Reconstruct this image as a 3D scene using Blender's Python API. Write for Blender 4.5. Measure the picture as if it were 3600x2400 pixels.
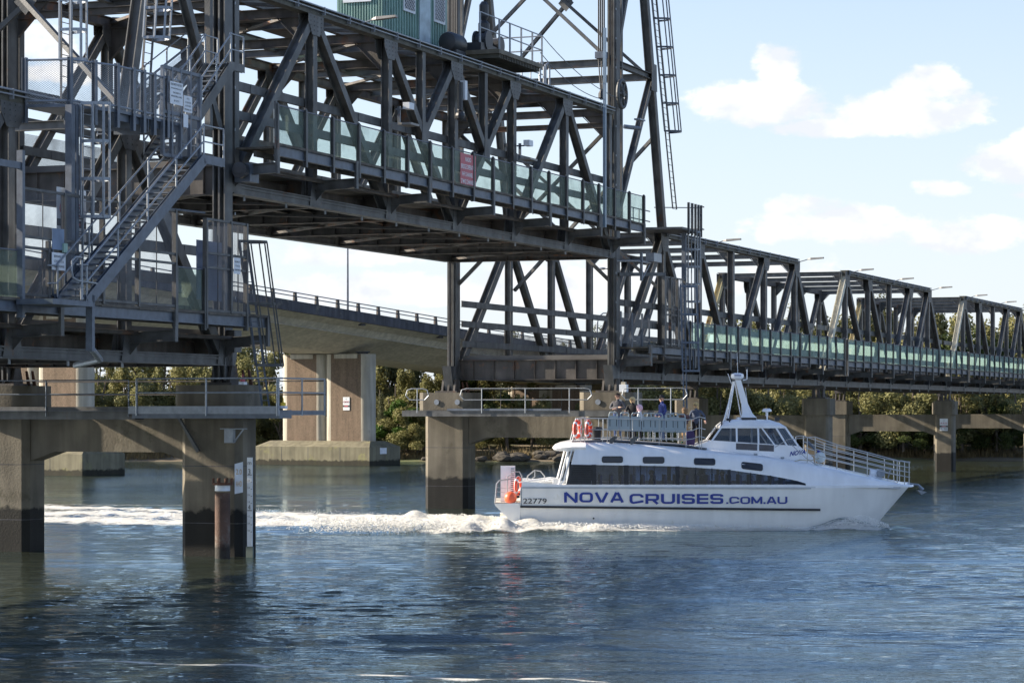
import bpy, bmesh, math, random
import numpy as np
from mathutils import Vector, Matrix, noise
R = math.radians
random.seed(7)
for o in list(bpy.data.objects): bpy.data.objects.remove(o)
SC = bpy.context.scene
COL = SC.collection

# ------------------------------------------------------------------ camera
FPX = 9000.0            # focal length in photograph pixels (3600 wide)
CAM_H = 4.71            # lens height above the river
cam = bpy.data.cameras.new('camera'); camo = bpy.data.objects.new('camera', cam); COL.objects.link(camo)
cam.sensor_width = 36.0; cam.lens = 36.0 * FPX / 3600.0
cam.shift_y = 235.0 / 3600.0
cam.clip_start = 1.0; cam.clip_end = 6000.0
camo.location = (0, 0, CAM_H); camo.rotation_euler = (R(90), 0, 0)
SC.camera = camo

# ------------------------------------------------------------------ sky, sun, exposure
SUN_DIR = Vector((-0.89, 0.17, 0.42)).normalized()       # towards the sun
SUN_EL = math.asin(SUN_DIR.z)
SUN_AZ = math.atan2(SUN_DIR.x, SUN_DIR.y)                # from +Y towards +X
SC.view_settings.view_transform = 'Standard'; SC.view_settings.look = 'None'
SC.view_settings.gamma = 1.0; SC.view_settings.use_curve_mapping = False
SC.view_settings.exposure = 1.2
SC.render.engine = 'CYCLES'
SC.cycles.transparent_max_bounces = 32
SC.cycles.max_bounces = 8
SC.render.resolution_x = 1024; SC.render.resolution_y = 682

def build_world():
    w = bpy.data.worlds.new("World"); SC.world = w; w.use_nodes = True
    nt = w.node_tree; nt.nodes.clear(); N = nt.nodes.new; L = nt.links.new
    def val(x):
        return x
    def m(op, a, b=None, c=None, clamp=False):
        n = N('ShaderNodeMath'); n.operation = op; n.use_clamp = clamp
        for i, v in enumerate((a, b, c)):
            if v is None: continue
            if isinstance(v, (int, float)): n.inputs[i].default_value = v
            else: L(v, n.inputs[i])
        return n.outputs[0]
    out = N('ShaderNodeOutputWorld'); bg = N('ShaderNodeBackground')
    sky = N('ShaderNodeTexSky'); sky.sky_type = 'NISHITA'; sky.sun_disc = False
    sky.sun_elevation = SUN_EL; sky.sun_rotation = SUN_AZ
    sky.air_density = 1.0; sky.dust_density = 0.55; sky.ozone_density = 3.2
    tc = N('ShaderNodeTexCoord'); sep = N('ShaderNodeSeparateXYZ'); L(tc.outputs['Generated'], sep.inputs[0])
    x, y, z = sep.outputs
    az = m('ARCTAN2', x, y)
    hor = m('SQRT', m('ADD', m('MULTIPLY', x, x), m('MULTIPLY', y, y)))
    el = m('ARCTAN2', z, hor)
    # cumulus shapes: centre (azimuth, elevation), half sizes, strength - all in radians on the dome
    cl = [(.098, .118, .032, .0125, 1), (.103, .131, .012, .011, 1), (.154, .113, .040, .0120, 1), (.162, .123, .017, .0095, 1),
          (.128, .108, .032, .0052, .9), (.1960, .093, .024, .0115, 1), (.205, .103, .014, .0070, 1),
          (.130, .070, .046, .0100, .95), (.115, .078, .018, .006, .8), (.180, .066, .034, .009, .85), (.165, .084, .016, .004, .55), (.205, .082, .018, .005, .55),
          (-.182, .139, .020, .010, .9), (-.170, .128, .026, .006, .9), (-.19, .150, .01, .008, .8),
          (-.048, .046, .060, .0085, 1), (-.062, .060, .040, .0070, .75), (.020, .046, .050, .014, 1), (-.10, .036, .07, .006, .8), (.10, .050, .05, .010, .5)]
    tot = None
    for (a, e, ra, re, s) in cl:
        dx = m('MULTIPLY', m('SUBTRACT', az, a), 1.0 / ra)
        dy = m('MULTIPLY', m('SUBTRACT', el, e), 1.0 / re)
        dn = m('MULTIPLY', m('MINIMUM', dy, 0.0), 0.7)      # flatter, firmer bases
        r2 = m('ADD', m('MULTIPLY', dx, dx), m('ADD', m('MULTIPLY', dy, dy), m('MULTIPLY', dn, dn)))
        v = m('MULTIPLY', m('SUBTRACT', 1.0, r2), s)
        tot = v if tot is None else m('MAXIMUM', tot, v)
    comb = N('ShaderNodeCombineXYZ'); L(az, comb.inputs[0]); L(m('MULTIPLY', el, 1.6), comb.inputs[1])
    n1 = N('ShaderNodeTexNoise'); n1.inputs['Scale'].default_value = 55; n1.inputs['Detail'].default_value = 9
    n1.inputs['Roughness'].default_value = .62; L(comb.outputs[0], n1.inputs['Vector'])
    n2 = N('ShaderNodeTexNoise'); n2.inputs['Scale'].default_value = 9; n2.inputs['Detail'].default_value = 6; L(comb.outputs[0], n2.inputs['Vector'])
    # scattered cumulus over the rest of the sky (seen in the water)
    rest = m('MULTIPLY', m('SUBTRACT', n2.outputs[0], .63), 6.0)
    hi = m('MULTIPLY', m('SUBTRACT', el, .17), 12.0, clamp=True)
    rest = m('SUBTRACT', m('MULTIPLY', rest, hi), m('MULTIPLY', m('SUBTRACT', 1.0, hi), 2.0))
    tot = m('MAXIMUM', tot, rest)
    f = m('ADD', tot, m('MULTIPLY', m('SUBTRACT', n1.outputs[0], .5), 2.6))
    mr = N('ShaderNodeMapRange'); mr.interpolation_type = 'SMOOTHSTEP'
    mr.inputs['From Min'].default_value = .05; mr.inputs['From Max'].default_value = .75; L(f, mr.inputs['Value'])
    cov = m('MULTIPLY', mr.outputs[0], .93)
    # cloud brightness: lit tops, faint blue undersides
    n3 = N('ShaderNodeTexNoise'); n3.inputs['Scale'].default_value = 38; n3.inputs['Detail'].default_value = 5; L(comb.outputs[0], n3.inputs['Vector'])
    sh = N('ShaderNodeMapRange'); sh.inputs['From Min'].default_value = .40; sh.inputs['From Max'].default_value = .62; L(n3.outputs[0], sh.inputs['Value'])
    ccol = N('ShaderNodeMixRGB'); L(sh.outputs[0], ccol.inputs[0])
    ccol.inputs[1].default_value = (4.15, 4.3, 4.85, 1); ccol.inputs[2].default_value = (5.7, 5.6, 5.4, 1)
    # thin bright summer haze near the horizon
    hz = m('POWER', m('SUBTRACT', 1.0, m('MINIMUM', m('MAXIMUM', m('MULTIPLY', el, 1.9), 0.0), 1.0)), 2.5)
    hmix = N('ShaderNodeMixRGB'); L(m('MULTIPLY', hz, .95), hmix.inputs[0]); L(sky.outputs[0], hmix.inputs[1]); hmix.inputs[2].default_value = (3.9, 4.55, 4.75, 1)
    tn = N('ShaderNodeMixRGB'); tn.blend_type = 'MULTIPLY'; tn.inputs[0].default_value = 1; L(hmix.outputs[0], tn.inputs[1]); tn.inputs[2].default_value = (1.05, .975, 1.01, 1)
    mix = N('ShaderNodeMixRGB'); L(cov, mix.inputs[0]); L(tn.outputs[0], mix.inputs[1]); L(ccol.outputs[0], mix.inputs[2])
    L(mix.outputs[0], bg.inputs['Color']); bg.inputs['Strength'].default_value = 0.095
    L(bg.outputs[0], out.inputs[0])
build_world()
sl = bpy.data.lights.new('sun', 'SUN'); sl.energy = 5.0; sl.angle = R(0.55); sl.color = (1.0, .88, .72)
so = bpy.data.objects.new('sun', sl); COL.objects.link(so)
so.rotation_euler = SUN_DIR.to_track_quat('Z', 'Y').to_euler(); so.location = (-100, 50, 80)

# ------------------------------------------------------------------ materials
MATS = {}
def mat(name, base, rough=.6, metal=0.0, var=.25, scale=2.0, col2=None, c2amt=.35, c2scale=1.0, bump=0.0, bscale=30, spec=.5, streak=0.0, tide=None, coat=0.0):
    """Painted / concrete / metal surface: base colour broken up by noise, an optional second colour in
    patches (rust, lichen), vertical weather streaks and an optional tide stain below a height."""
    if name in MATS: return MATS[name]
    M = bpy.data.materials.new(name); M.use_nodes = True; nt = M.node_tree; N = nt.nodes.new; L = nt.links.new
    b = nt.nodes['Principled BSDF']
    geo = N('ShaderNodeNewGeometry')
    n = N('ShaderNodeTexNoise'); n.inputs['Scale'].default_value = scale; n.inputs['Detail'].default_value = 6; L(geo.outputs['Position'], n.inputs['Vector'])
    mr = N('ShaderNodeMapRange'); mr.inputs['From Min'].default_value = .3; mr.inputs['From Max'].default_value = .7
    mr.inputs['To Min'].default_value = 1 - var; mr.inputs['To Max'].default_value = 1 + var; L(n.outputs[0], mr.inputs[0])
    mul = N('ShaderNodeMixRGB'); mul.blend_type = 'MULTIPLY'; mul.inputs[0].default_value = 1
    mul.inputs[1].default_value = (*base, 1); L(mr.outputs[0], mul.inputs[2]); c = mul.outputs[0]
    if streak:
        mp = N('ShaderNodeMapping'); mp.inputs['Scale'].default_value = (1.3, 1.3, .10); L(geo.outputs['Position'], mp.inputs[0])
        ns = N('ShaderNodeTexNoise'); ns.inputs['Scale'].default_value = 2.2; ns.inputs['Detail'].default_value = 5; L(mp.outputs[0], ns.inputs['Vector'])
        ms = N('ShaderNodeMapRange'); ms.inputs['From Min'].default_value = .38; ms.inputs['From Max'].default_value = .62
        ms.inputs['To Min'].default_value = 1 - streak; ms.inputs['To Max'].default_value = 1.0 + streak * .35; L(ns.outputs[0], ms.inputs[0])
        k = N('ShaderNodeMixRGB'); k.blend_type = 'MULTIPLY'; k.inputs[0].default_value = 1; L(c, k.inputs[1]); L(ms.outputs[0], k.inputs[2]); c = k.outputs[0]
    if col2:
        n2 = N('ShaderNodeTexNoise'); n2.inputs['Scale'].default_value = c2scale; n2.inputs['Detail'].default_value = 8; n2.inputs['Roughness'].default_value = .7
        L(geo.outputs['Position'], n2.inputs['Vector'])
        m2 = N('ShaderNodeMapRange'); m2.inputs['From Min'].default_value = .72 - c2amt * .5; m2.inputs['From Max'].default_value = .78 - c2amt * .4
        L(n2.outputs[0], m2.inputs[0])
        k = N('ShaderNodeMixRGB'); L(m2.outputs[0], k.inputs[0]); L(c, k.inputs[1]); k.inputs[2].default_value = (*col2, 1); c = k.outputs[0]
    if tide:
        zl, dark = tide
        sp = N('ShaderNodeSeparateXYZ'); L(geo.outputs['Position'], sp.inputs[0])
        nn = N('ShaderNodeTexNoise'); nn.inputs['Scale'].default_value = 3.0; nn.inputs['Detail'].default_value = 5; L(geo.outputs['Position'], nn.inputs['Vector'])
        ad = N('ShaderNodeMath'); ad.operation = 'MULTIPLY_ADD'; L(nn.outputs[0], ad.inputs[0]); ad.inputs[1].default_value = .5; L(sp.outputs[2], ad.inputs[2])
        mt = N('ShaderNodeMapRange'); mt.inputs['From Min'].default_value = zl + .18; mt.inputs['From Max'].default_value = zl + .30; L(ad.outputs[0], mt.inputs[0])
        wetc = N('ShaderNodeMixRGB'); wetc.blend_type = 'MULTIPLY'; wetc.inputs[0].default_value = 1; L(c, wetc.inputs[1]); wetc.inputs[2].default_value = (*dark, 1)
        k = N('ShaderNodeMixRGB'); L(mt.outputs[0], k.inputs[0]); L(wetc.outputs[0], k.inputs[1]); L(c, k.inputs[2]); c = k.outputs[0]
    L(c, b.inputs['Base Color'])
    b.inputs['Roughness'].default_value = rough; b.inputs['Metallic'].default_value = metal
    b.inputs['Specular IOR Level'].default_value = spec
    b.inputs['Coat Weight'].default_value = coat
    if bump:
        bn = N('ShaderNodeTexNoise'); bn.inputs['Scale'].default_value = bscale; bn.inputs['Detail'].default_value = 4; L(geo.outputs['Position'], bn.inputs['Vector'])
        bp = N('ShaderNodeBump'); bp.inputs['Strength'].default_value = bump; bp.inputs['Distance'].default_value = .02; L(bn.outputs[0], bp.inputs['Height']); L(bp.outputs[0], b.inputs['Normal'])
    MATS[name] = M; return M

RUST = (.14, .062, .03)
STEEL = mat('painted_steel', (.098, .100, .098), .55, 0, .36, 1.7, RUST, .22, 1.3, .25, 20, streak=.25)
STEEL_O = mat('olive_steel', (.070, .068, .050), .6, 0, .3, 1.5, RUST, .16, 1.1, .25, 20, streak=.3)
STEEL_R = mat('rusty_steel', (.085, .076, .068), .7, 0, .35, 1.5, (.17, .08, .04), .30, .9, .3, 20, streak=.3)
RUSTM = mat('rust', (.12, .055, .03), .85, 0, .4, 4, (.09, .05, .035), .4, 3, .4, 30)
GALV = mat('galvanised_steel', (.26, .285, .315), .42, .35, .16, 6, (.25, .17, .12), .12, 2.5)
GALV_D = mat('dull_galvanised_steel', (.115, .135, .165), .5, .2, .2, 4, (.22, .14, .10), .16, 2)
PALE = mat('ochre_steel', (.50, .42, .22), .55, 0, .18, 3, RUST, .26, 1.6, streak=.2)
CREAM = mat('primer_steel', (.58, .55, .44), .55, 0, .15, 3, RUST, .24, 1.4, streak=.2)
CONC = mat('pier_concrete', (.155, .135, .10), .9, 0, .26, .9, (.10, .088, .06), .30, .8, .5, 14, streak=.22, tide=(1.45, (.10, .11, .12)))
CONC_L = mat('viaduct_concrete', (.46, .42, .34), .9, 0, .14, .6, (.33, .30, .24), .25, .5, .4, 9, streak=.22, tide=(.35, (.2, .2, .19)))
CONC_G = mat('girder_concrete_bounce_lit', (.60, .55, .44), .9, 0, .12, .5, (.48, .44, .35), .25, .4, .3, 9, streak=.18)  # viaduct concrete made paler: light bounced off the water is in the colour
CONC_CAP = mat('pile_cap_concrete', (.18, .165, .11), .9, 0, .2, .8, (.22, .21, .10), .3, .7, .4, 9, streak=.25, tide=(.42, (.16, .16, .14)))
AGG = mat('brown_aggregate', (.175, .128, .09), .95, 0, .3, 12, (.20, .14, .10), .35, 2.0, .6, 25, streak=.22)
FASC = mat('weathered_fascia', (.075, .074, .082), .9, 0, .25, 1.0, (.16, .145, .12), .3, .7, .3, 9, streak=.3)
DECKC = mat('road_slab', (.13, .125, .12), .9, 0, .2, 1.0)
TIMBER = mat('old_timber', (.12, .105, .085), .9, 0, .35, 3, streak=.2)
WHITE = mat('white_gelcoat', (.89, .90, .91), .22, 0, .05, .9, spec=.5, coat=.3, streak=.06)
HULLW = mat('hull_white', (.82, .81, .77), .30, 0, .05, .8, (.70, .67, .57), .2, .9, coat=.2, streak=.05, tide=(.12, (.80, .74, .58)))
NAVY = mat('navy_lettering', (.012, .035, .26), .35, 0, .05, 3)
BLACK = mat('black_lettering', (.015, .016, .02), .5, 0, .05, 3)
RUB = mat('rubber_strip', (.02, .021, .025), .55, 0, .25, 5)
GREYS = mat('grey_seat_plastic', (.33, .40, .43), .42, 0, .06, 3)
DARKP = mat('dark_plastic', (.03, .032, .036), .45, 0, .2, 4)
DECKP = mat('grey_deck_paint', (.17, .18, .20), .8, 0, .12, 3)
REDP = mat('lifebuoy_orange', (.80, .075, .025), .45, 0, .06, 4)
ORANGE = mat('buoy_orange', (.90, .15, .06), .38, 0, .06, 4)
SIGNW = mat('sign_white', (.70, .73, .76), .45, 0, .08, 4)
SIGNR = mat('sign_red', (.46, .085, .11), .5, 0, .12, 4)
SIGNY = mat('sign_yellow', (.72, .50, .03), .5, 0, .05, 4)
SIGNK = mat('sign_black', (.03, .03, .035), .5, 0, .05, 4)
TEAL = mat('teal_cladding', (.23, .37, .33), .5, 0, .12, 2, streak=.15)
STAIN = mat('stainless_tube', (.42, .43, .44), .3, .6, .05, 3)
GREENP = mat('pale_green_paint', (.30, .45, .38), .5, 0, .1, 4)
BLUEP = mat('blue_paint', (.02, .05, .20), .5, 0, .1, 4)

def glass(name, tint, refl=.12, alpha=.5, rough=.03):
    M = bpy.data.materials.new(name); M.use_nodes = True; nt = M.node_tree; nt.nodes.clear(); N = nt.nodes.new; L = nt.links.new
    out = N('ShaderNodeOutputMaterial'); gl = N('ShaderNodeBsdfGlossy'); gl.inputs['Roughness'].default_value = rough
    tr = N('ShaderNodeBsdfTransparent'); tr.inputs[0].default_value = (*tint, 1)
    fr = N('ShaderNodeFresnel'); fr.inputs[0].default_value = 1.5
    ad = N('ShaderNodeMath'); ad.operation = 'ADD'; ad.use_clamp = True; L(fr.outputs[0], ad.inputs[0]); ad.inputs[1].default_value = refl
    mx = N('ShaderNodeMixShader'); L(ad.outputs[0], mx.inputs[0]); L(tr.outputs[0], mx.inputs[1]); L(gl.outputs[0], mx.inputs[2]); L(mx.outputs[0], out.inputs[0])
    return M
TINT = glass('tinted_glass', (.44, .52, .70), 0.0)
CLEAR = glass('wheelhouse_glass', (.42, .46, .50), .05)

def mesh_mat(name, wire, cover, tint, cell=.05, rows=1.0, rough=.5, mode='grid', glow=0.0):
    """Welded or chain-link infill: wires drawn by wave patterns, gaps let the view through (slightly tinted)."""
    M = bpy.data.materials.new(name); M.use_nodes = True; nt = M.node_tree; nt.nodes.clear(); N = nt.nodes.new; L = nt.links.new
    out = N('ShaderNodeOutputMaterial')
    df = N('ShaderNodeBsdfPrincipled'); df.inputs['Base Color'].default_value = (*wire, 1); df.inputs['Roughness'].default_value = rough
    tr = N('ShaderNodeBsdfTransparent'); tr.inputs[0].default_value = (*tint, 1)
    if glow:
        tl = N('ShaderNodeBsdfTranslucent'); tl.inputs[0].default_value = (*wire, 1); mg = N('ShaderNodeMixShader'); mg.inputs[0].default_value = glow; L(df.outputs[0], mg.inputs[1]); L(tl.outputs[0], mg.inputs[2])
    tc = N('ShaderNodeTexCoord'); sp = N('ShaderNodeSeparateXYZ'); L(tc.outputs['Object'], sp.inputs[0])
    def m(op, a, b=None, clamp=False):
        n = N('ShaderNodeMath'); n.operation = op; n.use_clamp = clamp
        for i, v in enumerate((a, b)):
            if v is None: continue
            if isinstance(v, (int, float)): n.inputs[i].default_value = v
            else: L(v, n.inputs[i])
        return n.outputs[0]
    h = m('ADD', sp.outputs[0], sp.outputs[1]); z = sp.outputs[2]
    if mode == 'diamond': a, b = m('ADD', h, z), m('SUBTRACT', h, z)
    else: a, b = h, m('MULTIPLY', z, rows)
    wa = m('LESS_THAN', m('FRACT', m('MULTIPLY', a, 1 / cell)), cover)
    wb = m('LESS_THAN', m('FRACT', m('MULTIPLY', b, 1 / cell)), cover)
    w = m('MAXIMUM', wa, wb)
    geo = N('ShaderNodeNewGeometry'); nz = N('ShaderNodeTexNoise'); nz.inputs['Scale'].default_value = 1.1; nz.inputs['Detail'].default_value = 5; L(geo.outputs['Position'], nz.inputs['Vector'])
    dirt = m('MULTIPLY', m('SUBTRACT', nz.outputs[0], .48), 1.6, True)
    w = m('MAXIMUM', w, m('MULTIPLY', dirt, .8))
    mx = N('ShaderNodeMixShader'); L(w, mx.inputs[0]); L(tr.outputs[0], mx.inputs[1]); L(mg.outputs[0] if glow else df.outputs[0], mx.inputs[2]); L(mx.outputs[0], out.inputs[0])
    return M
MESH_G = mesh_mat('green_mesh', (.19, .25, .20), .18, (.82, .94, .89), .05, 1, mode='diamond', glow=.3)
MESH_T = mesh_mat('teal_screen', (.29, .45, .42), .32, (.76, .92, .89), .05, 1, glow=.65)
MESH_D = mesh_mat('grey_weldmesh', (.13, .14, .16), .15, (.97, .97, .97), .05, 1.6)
MESH_C = mesh_mat('chain_link', (.30, .32, .34), .14, (1, 1, 1), .06, 1, mode='diamond')

# ------------------------------------------------------------------ object helpers
class MB:
    """collects shapes; build() links them as one mesh object"""
    def __init__(s): s.v = []; s.f = []; s.mi = []; s.cur = 0
    def add(s, vs, fs):
        o = len(s.v); s.v += [tuple(v) for v in vs]; s.f += [tuple(i + o for i in f) for f in fs]; s.mi += [s.cur] * len(fs); return s
    def box(s, c, d, rz=0.0):
        x, y, z = d[0] / 2, d[1] / 2, d[2] / 2; ca, sa = math.cos(rz), math.sin(rz)
        vs = []
        for sx, sy, sz in ((-1, -1, -1), (1, -1, -1), (1, 1, -1), (-1, 1, -1), (-1, -1, 1), (1, -1, 1), (1, 1, 1), (-1, 1, 1)):
            a, b = sx * x, sy * y; vs.append((c[0] + a * ca - b * sa, c[1] + a * sa + b * ca, c[2] + sz * z))
        return s.add(vs, [(3, 2, 1, 0), (4, 5, 6, 7), (0, 1, 5, 4), (1, 2, 6, 5), (2, 3, 7, 6), (3, 0, 4, 7)])
    def bb(s, x0, x1, y0, y1, z0, z1): return s.box(((x0 + x1) / 2, (y0 + y1) / 2, (z0 + z1) / 2), (x1 - x0, y1 - y0, z1 - z0))
    def bar(s, p0, p1, w, h, up=(0, 0, 1)):
        """box along p0-p1; h measured along 'up', w sideways"""
        p0, p1 = Vector(p0), Vector(p1); a = (p1 - p0).normalized(); up = Vector(up)
        if abs(a.dot(up)) > .98: up = Vector((0, 1, 0)) if abs(a.y) < .9 else Vector((1, 0, 0))
        u = (up - a * up.dot(a)).normalized(); r = a.cross(u)
        vs = [p + r * i * w / 2 + u * j * h / 2 for p in (p0, p1) for i, j in ((-1, -1), (1, -1), (1, 1), (-1, 1))]
        return s.add(vs, [(3, 2, 1, 0), (4, 5, 6, 7), (0, 1, 5, 4), (1, 2, 6, 5), (2, 3, 7, 6), (3, 0, 4, 7)])
    def ibeam(s, p0, p1, nrm, depth, width, tf=.03, tw=.025):
        p0, p1 = Vector(p0), Vector(p1); a = (p1 - p0).normalized(); n = Vector(nrm); n = (n - a * n.dot(a)).normalized()
        for k in (-1, 1):
            o = n * k * (depth / 2 - tf / 2); s.bar(p0 + o, p1 + o, width, tf, n)
        return s.bar(p0, p1, tw, depth - 2 * tf, n)
    def tube(s, pts, r, seg=8, closed=False, cap=True):
        pts = [Vector(p) for p in pts]; n = len(pts); rings = []
        up = None
        for i, p in enumerate(pts):
            if closed: t = pts[(i + 1) % n] - pts[i - 1]
            else: t = pts[min(i + 1, n - 1)] - pts[max(i - 1, 0)]
            t.normalize()
            if up is None: up = Vector((0, 0, 1)) if abs(t.z) < .9 else Vector((1, 0, 0))
            u = up - t * up.dot(t)
            if u.length < 1e-4: u = t.orthogonal()
            u.normalize(); up = u; w = t.cross(u); rr = r[i] if isinstance(r, (list, tuple)) else r
            rings.append([p + (u * math.cos(2 * math.pi * k / seg) + w * math.sin(2 * math.pi * k / seg)) * rr for k in range(seg)])
        vs = [v for g in rings for v in g]; fs = []
        for i in range(n if closed else n - 1):
            j = (i + 1) % n
            for k in range(seg):
                l = (k + 1) % seg; fs.append((i * seg + k, i * seg + l, j * seg + l, j * seg + k))
        if cap and not closed: fs += [tuple(range(seg))[::-1], tuple((n - 1) * seg + k for k in range(seg))]
        return s.add(vs, fs)
    def prism(s, poly, axis, a, b):
        """polygon (2-D) extruded along axis 'x','y' or 'z' from a to b"""
        def P(p, h): return {'x': (h, p[0], p[1]), 'y': (p[0], h, p[1]), 'z': (p[0], p[1], h)}[axis]
        n = len(poly); vs = [P(p, a) for p in poly] + [P(p, b) for p in poly]
        fs = [tuple(range(n))[::-1], tuple(range(n, 2 * n))] + [(i, (i + 1) % n, n + (i + 1) % n, n + i) for i in range(n)]
        return s.add(vs, fs)
    def lathe(s, prof, c, seg=16, axis='z'):
        vs = []; n = len(prof)
        for r, h in prof:
            for k in range(seg):
                a = 2 * math.pi * k / seg; x, y = r * math.cos(a), r * math.sin(a)
                vs.append({'z': (c[0] + x, c[1] + y, c[2] + h), 'y': (c[0] + x, c[1] + h, c[2] + y), 'x': (c[0] + h, c[1] + x, c[2] + y)}[axis])
        fs = [(i * seg + k, i * seg + (k + 1) % seg, (i + 1) * seg + (k + 1) % seg, (i + 1) * seg + k) for i in range(n - 1) for k in range(seg)]
        fs += [tuple(range(seg))[::-1], tuple((n - 1) * seg + k for k in range(seg))]
        return s.add(vs, fs)
    def ball(s, c, r, seg=14, sq=1.0):
        n = seg // 2 + 1
        return s.lathe([(max(1e-4, r * math.sin(math.pi * i / n)), -r * sq * math.cos(math.pi * i / n)) for i in range(n + 1)], c, seg)
    def torus(s, c, Rr, r, axis='y', seg=24, sub=10, tilt=None):
        pts = []
        for k in range(seg):
            a = 2 * math.pi * k / seg; x, y = Rr * math.cos(a), Rr * math.sin(a)
            pts.append(Vector(c) + Vector({'y': (x, 0, y), 'z': (x, y, 0), 'x': (0, x, y)}[axis]))
        return s.tube(pts, r, sub, closed=True)
    def loft(s, rings, closed=True, caps=True):
        n = len(rings[0]); vs = [p for r in rings for p in r]; fs = []
        for i in range(len(rings) - 1):
            for k in range(n if closed else n - 1):
                l = (k + 1) % n; fs.append((i * n + k, i * n + l, (i + 1) * n + l, (i + 1) * n + k))
        if caps and closed: fs += [tuple(range(n))[::-1], tuple((len(rings) - 1) * n + k for k in range(n))]
        return s.add(vs, fs)
    def build(s, name, m, parent=None, smooth=False, label=None, kind=None, origin=None, fixn=False):
        off = Vector(origin) if origin is not None else (Vector(parent['_o']) if parent is not None and '_o' in parent else Vector((0, 0, 0)))
        me = bpy.data.meshes.new(name)
        vs = [(v[0] - off.x, v[1] - off.y, v[2] - off.z) for v in s.v]
        me.from_pydata(vs, [], s.f)
        for mm in (m if isinstance(m, (list, tuple)) else [m]): me.materials.append(mm)
        if isinstance(m, (list, tuple)): me.polygons.foreach_set('material_index', s.mi)
        if fixn:
            bm = bmesh.new(); bm.from_mesh(me); bmesh.ops.recalc_face_normals(bm, faces=bm.faces); bm.to_mesh(me); bm.free()
        if smooth:
            me.polygons.foreach_set('use_smooth', [True] * len(me.polygons))
            try: me.set_sharp_from_angle(angle=R(42))
            except Exception: pass
        me.update()
        o = bpy.data.objects.new(name, me); COL.objects.link(o)
        if parent is not None:
            o.parent = parent
            if '_o' in parent: o['_o'] = list(parent['_o'])
        if label: o['label'] = label
        if kind: o['kind'] = kind
        return o

P1 = Vector((-9.2022, 82.0, 0)); U = Vector((.3567016, .9342184, 0)); NV = Vector((-.9342184, .3567016, 0))
BM = Matrix(((U.x, NV.x, 0, P1.x), (U.y, NV.y, 0, P1.y), (0, 0, 1, 0), (0, 0, 0, 1)))     # bridge frame: along, across, up
BANG = math.atan2(U.y, U.x)

def thing(name, label, cat, o=(0, 0, 0), frame=None, rz=0.0, group=None):
    e = bpy.data.objects.new(name, None); COL.objects.link(e); e.empty_display_size = .3
    mtx = (frame or Matrix()) @ Matrix.Translation(Vector(o))
    if rz: mtx = mtx @ Matrix.Rotation(rz, 4, 'Z')
    e.matrix_world = mtx; e['_o'] = list(o) if not rz else [0, 0, 0]
    e['label'] = label; e['category'] = cat
    if group: e['group'] = group
    return e
def single(mb, name, label, cat, m, o=(0, 0, 0), frame=None, smooth=False, group=None, kind=None):
    ob = mb.build(name, m, None, smooth, origin=o); ob.matrix_world = (frame or Matrix()) @ Matrix.Translation(Vector(o))
    if label: ob['label'] = label
    if cat: ob['category'] = cat
    if group: ob['group'] = group
    if kind: ob['kind'] = kind
    return ob
def rep(o, offs):
    """repeat a part by offsets from its own place, sharing the mesh"""
    out = [o]
    for d in offs:
        c = o.copy(); COL.objects.link(c); c.parent = o.parent; c.location = o.location + Vector(d); out.append(c)
        for ch in o.children:
            g = ch.copy(); COL.objects.link(g); g.parent = c
    return out
def copy_tree(o, parent=None):
    c = o.copy(); COL.objects.link(c)
    if parent is not None: c.parent = parent
    for ch in o.children: copy_tree(ch, c)
    return c
FONT_CACHE = {}
def text_faces(txt, h, width=None, align='CENTER', bold=0.0):
    """returns (verts2d, faces) of a line of text h tall, stretched to width"""
    cu = bpy.data.curves.new('t', 'FONT'); cu.body = txt; cu.size = 1.0; cu.align_x = align; cu.offset = bold; cu.resolution_u = 3
    ob = bpy.data.objects.new('t', cu); COL.objects.link(ob); dg = bpy.context.evaluated_depsgraph_get()
    me = bpy.data.meshes.new_from_object(ob.evaluated_get(dg)); vs = [(v.co.x, v.co.y) for v in me.vertices]; fs = [tuple(p.vertices) for p in me.polygons]
    bpy.data.objects.remove(ob); bpy.data.meshes.remove(me); bpy.data.curves.remove(cu)
    if not vs: return [], []
    x0, x1 = min(v[0] for v in vs), max(v[0] for v in vs); y1 = max(v[1] for v in vs); y0 = min(v[1] for v in vs)
    sy = h / .70; sx = (width / (x1 - x0)) if width else sy
    cx = (x0 + x1) / 2 if align == 'CENTER' else x0
    return [((v[0] - cx) * sx, v[1] * sy) for v in vs], fs
def add_text(mb, txt, h, width, org, right, up, align='CENTER', bold=0.0, slant=0.0):
    vs, fs = text_faces(txt, h, width, align, bold); o, r, u = Vector(org), Vector(right), Vector(up)
    mb.add([o + r * (v[0] + slant * v[1]) + u * v[1] for v in vs], fs)

def strip_poly(pts, hw_, closed=False):
    """constant-width flat stroke with mitred joints; hw_ = (half width of uprights, half width of level strokes)"""
    n = len(pts); L_, R_ = [], []
    for i in range(n):
        a = pts[i - 1] if (i or closed) else None; c = pts[(i + 1) % n] if (i < n - 1 or closed) else None; p = pts[i]
        def nrm(u, v):
            dx, dy = v[0] - u[0], v[1] - u[1]; l = math.hypot(dx, dy) or 1; return (-dy / l, dx / l)
        n1 = nrm(a, p) if a else nrm(p, c); n2 = nrm(p, c) if c else n1
        mx, my = n1[0] + n2[0], n1[1] + n2[1]; l = math.hypot(mx, my) or 1; mx, my = mx / l, my / l; k = min(2.2, 1 / max(.3, mx * n1[0] + my * n1[1]))
        L_.append((p[0] + mx * hw_[0] * k, p[1] + my * hw_[1] * k)); R_.append((p[0] - mx * hw_[0] * k, p[1] - my * hw_[1] * k))
    vs = L_ + R_; fs = [(i, (i + 1) % n, n + (i + 1) % n, n + i) for i in range(n if closed else n - 1)]
    return vs, fs
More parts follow.
